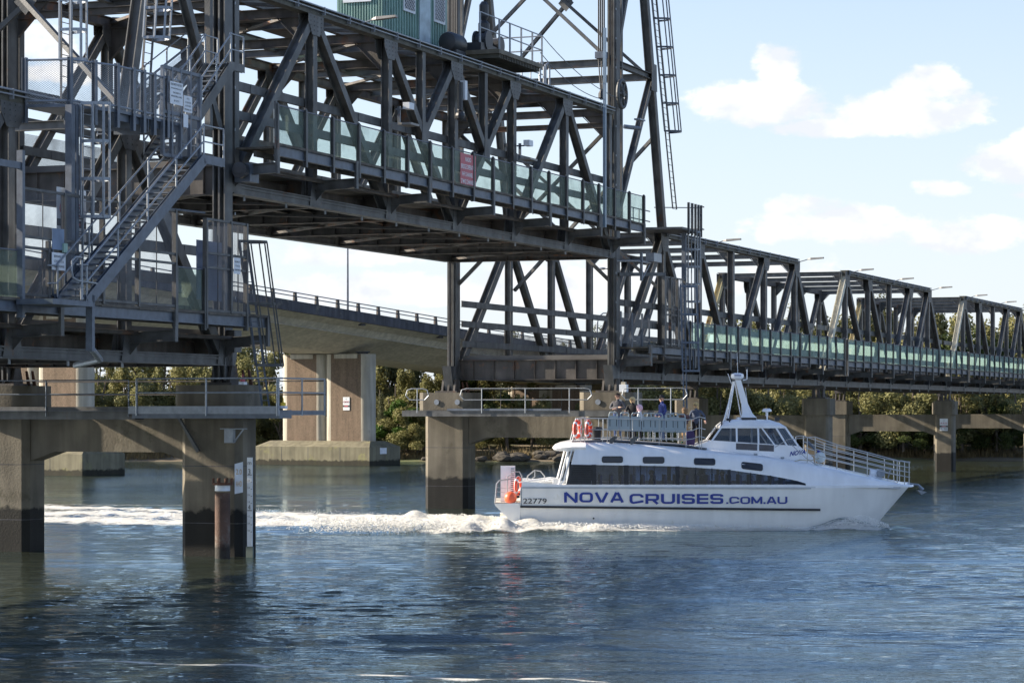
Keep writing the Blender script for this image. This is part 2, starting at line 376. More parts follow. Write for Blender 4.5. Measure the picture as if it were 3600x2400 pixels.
def rrect(x0, x1, y0, y1, r, a0=0, a1=360):
    pts = []
    for cx, cy, s in ((x1 - r, y1 - r, 0), (x0 + r, y1 - r, 90), (x0 + r, y0 + r, 180), (x1 - r, y0 + r, 270)):
        for q in range(4): a = R(s + q * 30); pts.append((cx + r * math.cos(a), cy + r * math.sin(a)))
    return pts
def glyph(ch, w, tv, th):
    """wide bold sans capital, one unit high; tv/th = thickness of upright / level strokes"""
    a, b = tv / 2, th / 2; x0, x1, y0, y1, m = a, w - a, b, 1 - b, .5; rr = rrect(x0, x1, y0, y1, .24)
    if ch == 'N': return [([(x0, 0), (x0, 1)], 0), ([(x1, 0), (x1, 1)], 0), ([(a * .9, 1), (w - a * .9, 0)], 0)]
    if ch == 'O': return [(rr, 1)]
    if ch == 'V': return [([(a * .8, 1), (w / 2 - a * .35, 0)], 0), ([(w - a * .8, 1), (w / 2 + a * .35, 0)], 0)]
    if ch == 'A': return [([(a * .8, 0), (w / 2 - a * .35, 1)], 0), ([(w - a * .8, 0), (w / 2 + a * .35, 1)], 0), ([(w * .22, .28), (w * .78, .28)], 0)]
    if ch == 'C': return [([(x1, .66)] + rr[1:11] + [(x1, y0 + .24), (x1, .34)] if False else [(x1, .64), (x1, .76)] + rr[1:12] + [(x1, .24), (x1, .36)], 0)]
    if ch == 'U': return [([(x0, 1)] + rr[8:12] + [(x1 - .24, y0)] + rr[13:16] + [(x1, 1)] if False else [(x0, 1), (x0, .3)] + rr[9:15] + [(x1, .3), (x1, 1)], 0)]
    if ch == 'I': return [([(w / 2, 0), (w / 2, 1)], 0)]
    if ch == 'E': return [([(x0, 0), (x0, 1)], 0)] + [([(x0, y), (w, y)], 0) for y in (y0, m, y1)]
    if ch == 'R': return [([(x0, 0), (x0, 1)], 0), ([(x0, y1), (x1 - .16, y1), (x1 - .03, y1 - .05), (x1, y1 - .16), (x1, m + .06), (x1 - .04, m - .04), (x1 - .16, m - .09), (x0, m - .09)], 0), ([(w * .55, m - .1), (x1, 0)], 0)]
    if ch == 'S': return [([(x1, .72), (x1 - .02, y1 - .06), (x1 - .14, y1), (x0 + .14, y1), (x0 + .02, y1 - .05), (x0, y1 - .14), (x0, m + .12), (x0 + .03, m + .04), (x0 + .14, m), (x1 - .14, m), (x1 - .03, m - .04), (x1, m - .12), (x1, y0 + .14), (x1 - .02, y0 + .05), (x1 - .14, y0), (x0 + .14, y0), (x0 + .02, y0 + .06), (x0, .28)], 0)]
    if ch == 'M': return [([(x0, 0), (x0, 1)], 0), ([(x1, 0), (x1, 1)], 0), ([(a * .9, 1), (w / 2, .12)], 0), ([(w - a * .9, 1), (w / 2, .12)], 0)]
    if ch == '.': return [([(a, 0), (a, th * 1.15)], 0)]
    return []
def sans_text(mb, txt, x0, x1, z, y, h, tv=.27, th=.20, gap=.17):
    """lay capitals from x0 to x1 with base at z, facing -y"""
    W0 = {'I': tv, '.': tv, 'M': 1.45, 'E': 1.05, 'R': 1.25, 'S': 1.2}; ws = [W0.get(c, 1.28) for c in txt]
    tot = sum(ws) + gap * (len(txt) - 1); sx = (x1 - x0) / tot; cx = x0; q = 0
    for c, w in zip(txt, ws):
        for pts, cl in glyph(c, w, tv, th):
            vs, fs = strip_poly(pts, (tv / 2, th / 2), bool(cl)); q += 1
            mb.add([(cx + v[0] * sx, y - .0009 * (q % 4), z + v[1] * h) for v in vs], fs)
        cx += (w + gap) * sx
T = (0, 1, 0)
FT = -1.65                         # footway edge, outside the near truss

def fence(root, s0, s1, zk, pmat, step=2.146, t=FT, h=1.30, stub=.55, label=None, toprail=True):
    """posts, infill panels and top rail standing on the footway kerb"""
    n = max(1, round((s1 - s0) / step)); st = (s1 - s0) / n
    p = MB().ibeam((s0, t - .03, zk - stub), (s0, t - .03, zk + h), (0, 1, 0), .13, .13, .022, .02).lathe([(.065, 0), (.05, .04), (.01, .06)], (s0, t - .03, zk + h), 8).build('fence_post', STEEL, root)
    rep(p, [(i * st, 0, 0) for i in range(1, n + 1)])
    q = MB().add([(s0 + .07, t, zk + .03), (s0 + st - .07, t, zk + .03), (s0 + st - .07, t, zk + h - .06), (s0 + .07, t, zk + h - .06)], [(0, 1, 2, 3)])
    pn = q.build('fence_panel', pmat, root)
    rep(pn, [(i * st, 0, 0) for i in range(1, n)])
    if toprail: MB().tube([(s0, t, zk + h - .03), (s1, t, zk + h - .03)], .024, 6).build('top_rail', GALV_D, root)

def span(label, nodes, zb, zt, diags, subs=(), posts=None, panel=MESH_T, endpale=(), zk=None, lift=False, fence_rng=None, group=None, top=True, laterals=True, far_rng=True):
    s0, s1 = nodes[0], nodes[-1]
    root = thing('lift_span' if lift else 'truss_span', label, 'lift span' if lift else 'truss span', (s0, 0, zb), BM, group=group)
    H = zt - zb; zc = zk if zk is not None else zb + 1.38
    tn = [d[0] for d in diags]; a, b = min(tn), max(tn)
    if lift: a, b = s0, s1
    for t in (0, 8):
        cm = STEEL if t == 0 else STEEL_R
        # chords
        m = MB(); m.ibeam((s0 - .1, t, zb + .02), (s1 + .1, t, zb + .02), (0, 0, 1), .34, .42, .04, .30); m.bb(s0, s1, t - .19, t + .19, zb + .05, zb + .09); m.build('bottom_chord', STEEL, root)
        m = MB(); m.bar((a - .12, t, zt), (b + .12, t, zt), .40, .30); m.bar((a - .12, t, zt + .17), (b + .12, t, zt + .17), .56, .035); m.build('top_chord', STEEL_O if t == 0 else STEEL_R, root)
        # posts
        for s in (posts or nodes[1:-1]):
            MB().ibeam((s, t, zb + .15), (s, t, zt - .15), T, .32, .32, .03, .022).build('post', STEEL, root)
        for (sp, zs) in subs:
            MB().ibeam((sp, t, zs), (sp, t, zt - .15), T, .29, .29, .028, .02).build('hanger', STEEL, root)
        for (st_, sb, *fr) in diags:
            f0, f1 = (fr + [0, 1])[:2] if fr else (0, 1)
            A, B = Vector((st_, t, zt - .1)), Vector((sb, t, zb + .1))
            pale = (st_, sb) in endpale
            w = .40 if sb in (s0, s1) and not lift else .30
            MB().ibeam(A + (B - A) * f0, A + (B - A) * f1, T, .34, w, .03, .022).build('end_post' if sb in (s0, s1) and not lift else 'diagonal', (CREAM if t == 0 else PALE) if pale else STEEL, root)
        # gusset plates
        gt = sorted(set(tn)); gb = sorted(set(d[1] for d in diags))
        for s in gt:
            m = MB()
            for k in (-.185, .185):
                m.prism([(s - .62, zt + .1), (s + .62, zt + .1), (s + .60, zt - .45), (s + .30, zt - .85), (s - .30, zt - .85), (s - .60, zt - .45)], 'y', t + k - .008, t + k + .008)
                for i in range(4):
                    for j in range(5): m.box((s - .42 + i * .28, t + k + (.012 if k > 0 else -.012), zt - .68 + j * .15), (.035, .02, .035))
            m.build('gusset_plate', STEEL, root)
        for s in sorted(set(gb) | set(nodes[1:-1])):
            m = MB()
            for k in (-.185, .185): m.prism([(s - .5, zb - .1), (s + .5, zb - .1), (s + .28, zb + .8), (s - .28, zb + .8)], 'y', t + k - .008, t + k + .008)
            m.build('gusset_plate', STEEL, root)
        for (sp, zs) in subs:
            MB().prism([(sp - .32, zs - .35), (sp + .32, zs - .35), (sp + .22, zs + .5), (sp - .22, zs + .5)], 'y', t - .19, t - .17).build('gusset_plate', STEEL, root)
        # crash rails on the road side of the truss
        k = .24 if t == 0 else -.24
        for dz in (1.55, 2.50, 3.45):
            if dz < 2 and t == 0 and not lift: pass
            m = MB(); m.ibeam((s0 + .1, t + k, zb + dz), (s1 - .1, t + k, zb + dz), (0, 0, 1), .30, .09, .012, .012)
            m.bb(s0 + .1, s1 - .1, t + k - .045, t + k - .03, zb + dz - .15, zb + dz + .15)
            x = s0 + 2.1
            while x < s1 - 1: m.box((x, t + k - .05, zb + dz), (.5, .02, .30)); x += 4.3
            m.build('guard_rail', STEEL, root)
        if t == 8:
            MB().bb(s0, s1, 8.2, 8.26, zb + .6, zb + 2.2).build('far_parapet_mesh', MESH_D, root)
    # floor
    g = MB(); g.ibeam((nodes[0], .15, zb + .30), (nodes[0], 7.85, zb + .30), (0, 0, 1), .95, .34, .03, .02)
    for i in range(7): g.bb(nodes[0] - .1, nodes[0] + .1, .9 + i * 1.03, .92 + i * 1.03, zb - .13, zb + .73)
    go = g.build('cross_girder', STEEL_R, root); rep(go, [(s - nodes[0], 0, 0) for s in nodes[1:]])
    st = MB().ibeam((s0, .9, zb + .42), (s1, .9, zb + .42), (0, 0, 1), .42, .18, .02, .014).build('stringer', STEEL_R, root); rep(st, [(0, 1.03 * i, 0) for i in range(1, 7)])
    MB().bb(s0, s1, .35, 7.65, zb + .78, zb + .98).build('road_slab', DECKC, root)
    m = MB()
    for i in range(len(nodes) - 1):
        a_, b_ = nodes[i], nodes[i + 1]
        m.bar((a_, .2, zb - .02), (b_, 7.8, zb - .02), .16, .10); m.bar((a_, 7.8, zb - .05), (b_, .2, zb - .05), .16, .08)
    m.build('bottom_lateral', STEEL_R, root)
    # footway carried on brackets
    br = MB(); s = nodes[0]
    br.ibeam((s, -.12, zb + .58), (s, FT - .02, zb + .64), (0, 0, 1), .34, .20, .02, .014); br.bb(s - .09, s + .09, FT - .1, FT - .02, zb + .45, zc + .02)
    br.prism([(-.12, zb + .0), (-.12, zb + .45), (-.55, zb + .45)], 'x', s - .01, s + .01)
    bo = br.build('footway_bracket', STEEL, root); rep(bo, [(q - s, 0, 0) for q in nodes[1:]])
    m = MB(); m.ibeam((s0, FT + .03, zb + 1.20), (s1, FT + .03, zb + 1.20), (0, 0, 1), .34, .16, .02, .05); m.build('kerb_beam', GALV_D, root)
    m = MB(); m.bb(s0, s1, FT + .1, -.22, zb + 1.26, zb + 1.33)
    m.bb(s0, s1, -.95, -.85, zb + 1.02, zb + 1.2); m.build('footway_deck', TIMBER, root)
    # rough timber edge board with an uneven top
    m = MB(); x = s0; rr = random.Random(int(s0 * 7))
    while x < s1 - .05:
        l = min(2.14, s1 - x); dz = rr.uniform(-.02, .025); m.bb(x + .01, x + l - .01, FT - .08, FT + .07, zc - .05 + dz, zc + .03 + dz); x += l
    m.build('kerb_board', TIMBER, root)
    fr = fence_rng or (s0, s1)
    fence(root, fr[0], fr[1], zc, panel)
    # small brackets under the kerb between the panel points (stubs of the fence stanchions) carry utility pipe
    MB().tube([(s0, -.45, zb + .72), (s1, -.45, zb + .72)], .07, 8).build('service_pipe', STEEL_R, root)
    hg = MB(); hg.bb(s0 + 1.0, s0 + 1.04, -.03, .03, zb - .30, zb + .05); ho = hg.build('hanger_rod', GALV, root)
    n = int((s1 - s0 - 1.5) / 3.1); rep(ho, [(3.1 * i, 0, 0) for i in range(1, n)])
    # top bracing
    if top:
        for s in sorted(set([x for x in nodes if a - .01 <= x <= b + .01])):
            ends = s in (a, b)
            m = MB(); m.ibeam((s, .15, zt - .02), (s, 7.85, zt - .02), (0, 0, 1), .34 if lift else .27, .26 if lift else .2, .02, .014)
            if ends and lift: m.ibeam((s, .15, zt - .62), (s, 7.85, zt - .62), (0, 0, 1), .24, .22, .02, .014)
            for t0, d in ((.15, 1), (7.85, -1)):
                kb = 1.15 if lift else .62; m.prism([(t0, zt - .1), (t0 + d * kb, zt - .1), (t0, zt - .15 - kb)], 'x', s - .01, s + .01)
                m.bar((s, t0, zt - .17 - kb), (s, t0 + d * (kb + .02), zt - .14), .14, .018, (0, 0, 1))
            m.build('top_strut', STEEL if not lift else STEEL_R, root)
        if laterals:
            ns = [x for x in nodes if a - .01 <= x <= b + .01]
            for i in range(len(ns) - 1):
                lw = .15 if lift else .07; m = MB(); m.bar((ns[i], .2, zt + .02), (ns[i + 1], 7.8, zt + .02), lw, .10)
                if lift: m.bar((ns[i], 7.8, zt + .16), (ns[i + 1], .2, zt + .16), lw, .10); m.build('top_lateral', STEEL_R if lift else STEEL, root)
        # cable runs clipped to the outside of the top chord
        m = MB()
        for k in range(2): m.tube([(a, -.30, zt + .02 + .13 * k), (b, -.30, zt + .02 + .13 * k)], .025 + .006 * k, 6)
        m.build('cable_conduit', GALV, root)
        c = MB().bb(a + .2, a + .23, -.34, -.2, zt - .10, zt + .19).build('conduit_clip', GALV, root)
        rep(c, [(2.1 * i, 0, 0) for i in range(1, int((b - a) / 2.1))])
        if lift:
            for t_ in (1.9, 6.1): MB().ibeam((a, t_, zt + .34), (b, t_, zt + .34), (0, 0, 1), .36, .24, .02, .014).build('top_girder', STEEL, root)
            MB().bb(a + 3, b - 3, 3.4, 4.7, zt + .36, zt + .42).build('top_walkway', STEEL_R, root)
            for i in range(len(ns) - 1):
                mid = (ns[i] + ns[i + 1]) / 2; MB().ibeam((mid, .15, zt + .12), (mid, 7.85, zt + .12), (0, 0, 1), .28, .2, .02, .014).build('top_strut', STEEL, root)
    return root

ZB, ZT = 6.22, 13.22
L6 = [6.437 * i for i in range(7)]
# left side span (its far end is out of frame), the tower stands on its last top node
nl = [-38.6, -32.2, -25.8, -19.3, -12.9, -6.45, -.35]
span('dark riveted side span at the far left below the stairs and tall mesh screens', nl, ZB, ZT,
     [(-6.45, -.35), (-6.45, -12.9), (-12.9, -19.3), (-25.8, -19.3), (-32.2, -25.8), (-32.2, -38.6)], panel=MESH_G, fence_rng=(-23.6, -14.95), group='truss spans of the bridge')
n2 = [39.3, 46.3, 52.5, 58.6, 65.2, 71.9, 77.3]
span('side truss span with teal screens directly right of the lifting span and tower', n2, ZB, ZT,
     [(46.3, 39.3), (46.3, 52.5), (52.5, 58.6), (65.2, 58.6), (71.9, 65.2), (71.9, 77.3)], fence_rng=(45.6, 77.3), group='truss spans of the bridge')
n3 = [78.1 + 6.33 * i for i in range(7)]
span('middle side span with a rust streaked cream end post, above the boat bow rail', n3, ZB - .03, ZT - .03,
     [(n3[1], n3[0]), (n3[1], n3[2]), (n3[2], n3[3]), (n3[4], n3[3]), (n3[5], n3[4]), (n3[5], n3[6])], endpale={(n3[1], n3[0])}, group='truss spans of the bridge')
n4 = [116.7 + 6.33 * i for i in range(7)]
span('farthest side span at the right edge with a cream end post', n4, ZB - .05, ZT - .06,
     [(n4[1], n4[0]), (n4[1], n4[2]), (n4[2], n4[3]), (n4[4], n4[3]), (n4[5], n4[4]), (n4[5], n4[6])], endpale={(n4[1], n4[0])}, group='truss spans of the bridge')
n5 = [155.3 + 6.33 * i for i in range(5)]
# lifting span, raised about five and a half metres
ZLB, ZLT = 11.75, 18.35
nL = [.35] + L6[1:6] + [38.3]
zm = 15.4
LIFT = span('long lifting truss span hanging raised between the two towers above the boat channel', nL, ZLB, ZLT,
     [(L6[1], nL[0]), (L6[1], L6[2]), (L6[2], L6[3]), (L6[3], L6[2], 0, .5), (L6[3], L6[4], 0, .5), (L6[4], L6[3]), (L6[5], L6[4]), (L6[5], nL[6])],
     subs=[((L6[2] + L6[3]) / 2, zm - .35), ((L6[3] + L6[4]) / 2, zm - .35)], posts=[.55] + L6[1:6] + [38.1], panel=MESH_G, lift=True)

# ------------------------------------------------------------------ towers
def tower(label, sf, sb, fs, name='lift_tower'):
    """sf front legs' station, sb back legs' base, fs +1 if the back legs stand on the right-hand span"""
    root = thing(name, label, 'tower', (sf, 0, 5.5), BM, group='lift towers')
    top = 31.0; slope = (1.85 / 7.2)
    def back(z): return sb - fs * max(0, (z - 13.4)) * slope
    for t in (0, 8):
        q = MB()   # front leg: two channels, web and guide rails
        q.bb(sf - .26, sf + .26, t - .03, t + .03, 5.6, top)
        for k in (-.20, .20): q.bb(sf - .27, sf + .27, t + k - .02, t + k + .02, 5.6, top)
        for k in (-.12, .12): q.bb(sf - fs * .34 - .05, sf - fs * .34 + .05, t + k - .03, t + k + .03, 6.5, top)
        q.build('front_leg', STEEL, root)
        g = MB(); g.bb(sf - fs * .46 - .04, sf - fs * .46 + .04, t - .02, t + .02, 6.5, top); g.build('guide_rail', RUB, root)
        if t == 0:
            cp = MB().box((sf - fs * .40, t - .24, 6.9), (.05, .03, .09)).build('rail_clip', GALV, root); rep(cp, [(0, 0, 1.35 * i) for i in range(1, 18)])
        MB().ibeam((back(13.4), t, 13.4), (back(top), t, top), T, .38, .36, .035, .025).build('back_leg', STEEL, root)
        for (z0, z1) in ((20.6, 13.6),):
            MB().ibeam((back(z0), t, z0), (sf + fs * .35, t, z1), T, .28, .27, .028, .02).build('tower_brace', STEEL, root)
        MB().ibeam((back(27.9), t, 27.9), (sf + fs * .3, t, 21.2), T, .24, .24, .025, .02).build('tower_brace', STEEL, root)
        for z in (20.7, 28.0):
            MB().ibeam((sf, t, z), (back(z), t, z), (0, 0, 1), .28, .26, .025, .02).build('tower_strut', STEEL, root)
            MB().prism([(back(z) - .45, z - .7), (back(z) + .45, z - .7), (back(z) + .35, z + .6), (back(z) - .35, z + .6)], 'y', t - .21, t - .195).build('gusset_plate', STEEL, root)
        MB().bb(sf + fs * .95 - .09, sf + fs * .95 + .09, t - .1, t + .1, 13.5, top).build('hanger_post', STEEL, root)
    for s_of in (lambda z: sf, back):
        for z in (20.7, 28.0): MB().ibeam((s_of(z), .2, z), (s_of(z), 7.8, z), (0, 0, 1), .34, .28, .025, .02).build('cross_strut', STEEL, root)
        for (z0, z1) in (((10.6, 17.8), (20.8, 27.9)) if fs > 0 else ((13.7, 20.6), (20.8, 27.9))):
            if z0 < 18 and fs < 0 and s_of(20) == sf: continue
            m = MB(); m.bar((s_of(z0), .2, z0), (s_of(z1), 7.8, z1), .17, .15); m.bar((s_of(z1) + .16, .2, z1), (s_of(z0) + .16, 7.8, z0), .17, .15)
            c = s_of((z0 + z1) / 2); m.prism([(3.6, (z0 + z1) / 2), (4, (z0 + z1) / 2 - .42), (4.4, (z0 + z1) / 2), (4, (z0 + z1) / 2 + .42)], 'x', c + .02, c + .04)
            m.build('cross_brace', STEEL, root)
    # bundle of lift ropes with their sockets
    for t in (.35, 7.65):
        q = MB()
        for i in range(4):
            for j in range(2): q.tube([(sf - fs * (.72 + .09 * j), t + .09 * i - .14, 20.9), (sf - fs * (.72 + .09 * j), t + .09 * i - .14, top)], .022, 6)
        q.build('lift_rope', RUB, root)
        MB().bb(sf - fs * .95, sf - fs * .55, t - .25, t + .25, 20.8, 21.1).build('rope_clamp', GALV_D, root)
        q = MB()
        for i in range(3): q.tube([(sf - fs * .72, t - .15 + .15 * i, 20.8), (sf - fs * .72, t - .05 + .05 * i, 19.4)], .03, 6)
        q.lathe([(.05, 0), (.16, .1), (.16, .3), (.05, .5)], (sf - fs * .72, t, 18.9), 8); q.build('rope_socket', RUB, root)
    # rope sheave at the head of the lifting span
    q = MB(); q.torus((sf - fs * .15, -.45, 19.2), .62, .09, 'y', 24, 8)
    for i in range(6):
        a = i * math.pi / 3; q.bar((sf - fs * .15, -.45, 19.2), (sf - fs * .15 + .6 * math.cos(a), -.45, 19.2 + .6 * math.sin(a)), .06, .10, T)
    q.lathe([(.15, -.12), (.15, .12)], (sf - fs * .15, -.45, 19.2), 12, 'y'); q.build('sheave', STEEL, root)
    return root
tower('dark steel lift tower at the left, rising out of the picture beside the stairs', -.15, -6.45, -1)
tower('dark steel lift tower right of centre with a long ladder up its back', 39.0, 46.4, 1)

# ------------------------------------------------------------------ piers
def octa(cx, cy, hx, hy, ch): return [(cx - hx + ch, cy - hy), (cx + hx - ch, cy - hy), (cx + hx, cy - hy + ch), (cx + hx, cy + hy - ch), (cx + hx - ch, cy + hy), (cx - hx + ch, cy + hy), (cx - hx, cy + hy - ch), (cx - hx, cy - hy + ch)]
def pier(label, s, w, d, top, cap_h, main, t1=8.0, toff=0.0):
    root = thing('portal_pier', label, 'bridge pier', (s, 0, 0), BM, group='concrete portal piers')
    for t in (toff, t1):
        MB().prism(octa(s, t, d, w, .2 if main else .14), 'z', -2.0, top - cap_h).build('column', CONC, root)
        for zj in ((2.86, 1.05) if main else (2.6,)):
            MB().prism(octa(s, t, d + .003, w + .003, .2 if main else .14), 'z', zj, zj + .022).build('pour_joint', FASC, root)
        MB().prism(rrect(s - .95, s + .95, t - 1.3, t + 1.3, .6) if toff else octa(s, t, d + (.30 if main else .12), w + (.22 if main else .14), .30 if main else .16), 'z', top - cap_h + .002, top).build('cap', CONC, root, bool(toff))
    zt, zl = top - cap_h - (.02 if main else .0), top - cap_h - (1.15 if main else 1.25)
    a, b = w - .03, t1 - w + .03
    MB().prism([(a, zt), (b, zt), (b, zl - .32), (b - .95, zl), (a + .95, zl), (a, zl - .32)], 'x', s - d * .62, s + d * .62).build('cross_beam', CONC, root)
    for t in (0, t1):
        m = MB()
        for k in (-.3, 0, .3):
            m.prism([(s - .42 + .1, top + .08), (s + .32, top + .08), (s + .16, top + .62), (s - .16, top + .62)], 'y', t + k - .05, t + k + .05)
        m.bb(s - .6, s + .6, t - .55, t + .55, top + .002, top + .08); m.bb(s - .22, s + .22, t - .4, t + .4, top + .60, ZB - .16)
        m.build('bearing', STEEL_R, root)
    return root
PZ = 5.45
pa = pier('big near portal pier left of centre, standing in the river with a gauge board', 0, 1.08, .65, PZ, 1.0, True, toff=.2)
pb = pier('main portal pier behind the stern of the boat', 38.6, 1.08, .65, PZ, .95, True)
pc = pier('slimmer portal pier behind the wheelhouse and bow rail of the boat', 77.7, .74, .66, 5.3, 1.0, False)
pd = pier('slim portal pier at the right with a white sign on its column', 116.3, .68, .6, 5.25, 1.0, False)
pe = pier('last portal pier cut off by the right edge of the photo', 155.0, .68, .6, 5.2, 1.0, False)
# tower stools between pier and span
for s, root in ((0, pa), (38.6, pb)):
    for t in (0, 8):
        MB().prism([(s - .16, PZ + .085), (s + .16, PZ + .085), (s + .5, PZ + 1.25), (s - .5, PZ + 1.25)], 'y', t - .22, t + .22).build('tower_stool', STEEL, root)
        for k in (0, .22): MB().prism([(t - .62 - k, PZ + .005), (t - .50 - k, PZ + .005), (t - .44 - k, PZ + .50), (t - .50 - k, PZ + .50)], 'x', s + .3, s + .36).build('rust_wedge', RUSTM, root)
# white oval bolt heads on the second pier's caps
for t in (0, 8):
    for k in (-.75, .3): MB().lathe([(.13, -.03), (.13, .0), (.05, .03)], (38.6 - .97, t + k, 5.0), 12, 'x').build('tie_bolt', GALV, pb)

# ------------------------------------------------------------------ pier walkways
def handrail(root, pts, z, h=1.02, step=1.9, r=.024, m=GALV, loops=True, mid=.55, name='hand_rail'):
    for hh in (h, h * mid):
        MB().tube([(p[0], p[1], z + hh) for p in pts], r, 6).build(name, m, root)
    for i in range(len(pts) - 1):
        A, B = Vector(pts[i]), Vector(pts[i + 1]); L = (B - A).length; n = max(1, round(L / step))
        for k in range(n + (1 if i == len(pts) - 2 else 0)):
            p = A + (B - A) * (k / n)
            MB().tube([(p.x, p.y, z - .18), (p.x, p.y, z), (p.x, p.y, z + h)], r * 1.05, 6).build('rail_post', m, root)
w1 = thing('pier_walkway', 'grey steel maintenance walkway with pipe handrails wrapped round the near pier', 'walkway', (-1.7, 4, 4.4), BM, group='pier walkways')
MB().bb(-2.05, -1.48, 2.1, 11.4, 4.36, 4.62).build('walkway_beam', STEEL, w1)
MB().bb(-2.35, -1.50, -3.1, 2.05, 4.40, 4.66).build('walkway_beam', GALV_D, w1)
MB().bb(-2.3, -1.5, -3.05, 11.3, 4.63, 4.645).build('grating', GALV_D, w1)
m = MB(); m.bb(-2.1, -2.04, 2.05, 11.4, 4.62, 4.76); m.build('kick_plate', STEEL, w1)
MB().bb(-2.4, -2.35, -3.1, 2.15, 4.54, 4.78).build('kick_plate', GALV, w1)
MB().bb(-1.5, .9, -3.1, -1.6, 4.50, 4.64).build('walkway_deck', GALV_D, w1)
handrail(w1, [(-2.12, 11.3, 0), (-2.12, 2.3, 0)], 4.62, .98, 3.1, .022, GALV_D)
handrail(w1, [(-2.42, 1.85, 0), (-2.42, -3.05, 0)], 4.66, .98, 2.45, .028)
handrail(w1, [(-2.42, -3.1, 0), (.9, -3.1, 0)], 4.66, .98, 1.5, .026)
MB().prism([(1.2, 4.4), (1.28, 4.4), (.6, 3.3), (.5, 3.36)], 'x', -.80, -.70).build('knee_brace', STEEL, w1)
w2 = thing('pier_walkway', 'grey steel maintenance walkway with looped handrails on the pier behind the boat', 'walkway', (37, 4, 4.4), BM, group='pier walkways')
MB().bb(36.3, 37.1, -3.4, 9.5, 4.34, 4.60).build('walkway_beam', STEEL, w2)
MB().bb(36.4, 37.2, -3.3, 9.4, 4.61, 4.63).build('grating', STEEL, w2)
MB().bb(36.24, 36.3, 1.6, 7.2, 4.6, 4.7).build('kick_plate', GALV_D, w2)
def t_at(px, S):
    k = (px - 1800) / FPX; X0, Y0 = P1.x + U.x * S, P1.y + U.y * S; return (k * Y0 - X0) / (NV.x - k * NV.y)
for (a, b) in ((t_at(1427, 36.2), t_at(1507, 36.2)), (t_at(1618, 36.2), t_at(2080, 36.2)), (t_at(2187, 36.2), t_at(2416, 36.2))):
    e = .3
    lp = [(36.2, a, 5.62 - e), (36.2, a - .08, 5.62 - .06), (36.2, a - e, 5.62), (36.2, b + e, 5.62), (36.2, b + .08, 5.62 - .06), (36.2, b, 5.62 - e), (36.2, b, 5.10 + .2), (36.2, b + .2, 5.10), (36.2, a - .2, 5.10), (36.2, a, 5.10 + .2)]
    MB().tube(lp, .026, 6, closed=True).build('hand_rail', GALV, w2)
    n = max(1, round((a - b) / 2.0))
    for k in range(n):
        t = a - (k + .5) * (a - b) / n
        MB().tube([(36.2, t, 4.5), (36.2, t, 5.62)], .026, 6).build('rail_post', GALV, w2)
# rails on the far side of both walkways
handrail(w1, [(2.1, 11.3, 0), (2.1, -2.6, 0)], 4.62, .98, 3.4, .020, STEEL_R)
handrail(w2, [(40.6, 9.3, 0), (40.6, -3.0, 0)], 4.60, .98, 3.4, .020, STEEL_R)

# rusty pile with a bolted flange in front of the near pier
rp = thing('mooring_pile', 'rusty steel pipe pile with a bolted flange standing against the near pier', 'steel pile', (-1.35, -.62, 0), BM)
MB().lathe([(.24, -2), (.24, 2.05), (.235, 2.05)], (-1.35, -.62, 0), 20).build('pipe', mat('pile_rust', (.095, .055, .04), .85, 0, .5, 1.6, (.16, .14, .12), .45, 1.2, .5, 20, tide=(.4, (.2, .2, .2))), rp, True)
MB().lathe([(.242, 2.12), (.242, 2.30)], (-1.35, -.62, 0), 20).build('white_band', SIGNW, rp, True)
m = MB().lathe([(.33, 2.30), (.33, 2.37)], (-1.35, -.62, 0), 20); m.build('flange', RUSTM, rp)
for k in range(8):
    a = k * math.pi / 4; MB().lathe([(.03, 2.30), (.03, 2.52)], (-1.35 + .31 * math.cos(a), -.62 + .31 * math.sin(a), 0), 6).build('bolt', RUSTM, rp)
# tide gauge board
gb = thing('tide_gauge', 'tall narrow white tide gauge board marked in metres on the pier corner', 'gauge board', (-.6, -1.2, 0), BM)
MB().bb(-.64, -.60, -1.30, -1.12, .35, 3.16).build('board', SIGNW, gb)
MB().bb(-.66, -.58, -1.33, -1.09, -1.0, .345).build('lower_post', mat('mossy_board', (.10, .13, .12), .9), gb)
RT, UPV = Vector((0, -1, 0)), Vector((0, 0, 1))
m = MB()
add_text(m, 'm', .13, .13, (-.645, -1.21, 2.93), RT, UPV)
for i, tx in enumerate(['3', '3.2', '3.4', '3.6', '3.8', '4', '4.2', '4.4', '4.6']):
    z = 2.62 - i * .225 * (1.0 if True else 1)
    if '.' in tx: add_text(m, tx, .06, .075, (-.645, -1.18, z + .005), RT, UPV)
    else: add_text(m, tx, .17, .08, (-.645, -1.20, z + .01), RT, UPV); m.bb(-.644, -.641, -1.30, -1.13, z - .02, z)
    if '.' in tx: m.bb(-.644, -.641, -1.30, -1.25, z - .015, z)
m.build('markings', SIGNK, gb)
# painted datum panel
dp = thing('datum_mark', 'white painted patch with orange figures on the near pier', 'painted mark', (-.56, -.79, 2.6), BM)
MB().add([(-.652, -.69, 2.0), (-.458, -.884, 2.05), (-.456, -.886, 3.02), (-.654, -.688, 2.95)], [(0, 1, 2, 3)]).build('paint', SIGNW, dp)
m = MB(); DR = Vector((.707, -.707, 0)); add_text(m, '2.0', .17, .19, (-.560, -.792, 2.62), DR, UPV); add_text(m, 'AHD', .17, .19, (-.560, -.792, 2.24), DR, UPV); m.build('figures', mat('figure_orange', (.55, .32, .08), .6), dp)
bk = MB().bb(-.85, -.66, -.72, -.42, 3.62, 4.05).bb(-.95, -.62, -1.12, -.32, 4.05, 4.08).bar((-.75, -1.05, 4.05), (-.75, -.74, 3.66), .04, .04)
single(bk, 'wall_bracket', 'small galvanised bracket bolted high on the near pier', 'bracket', GALV, (-.75, -.6, 3.8), BM)

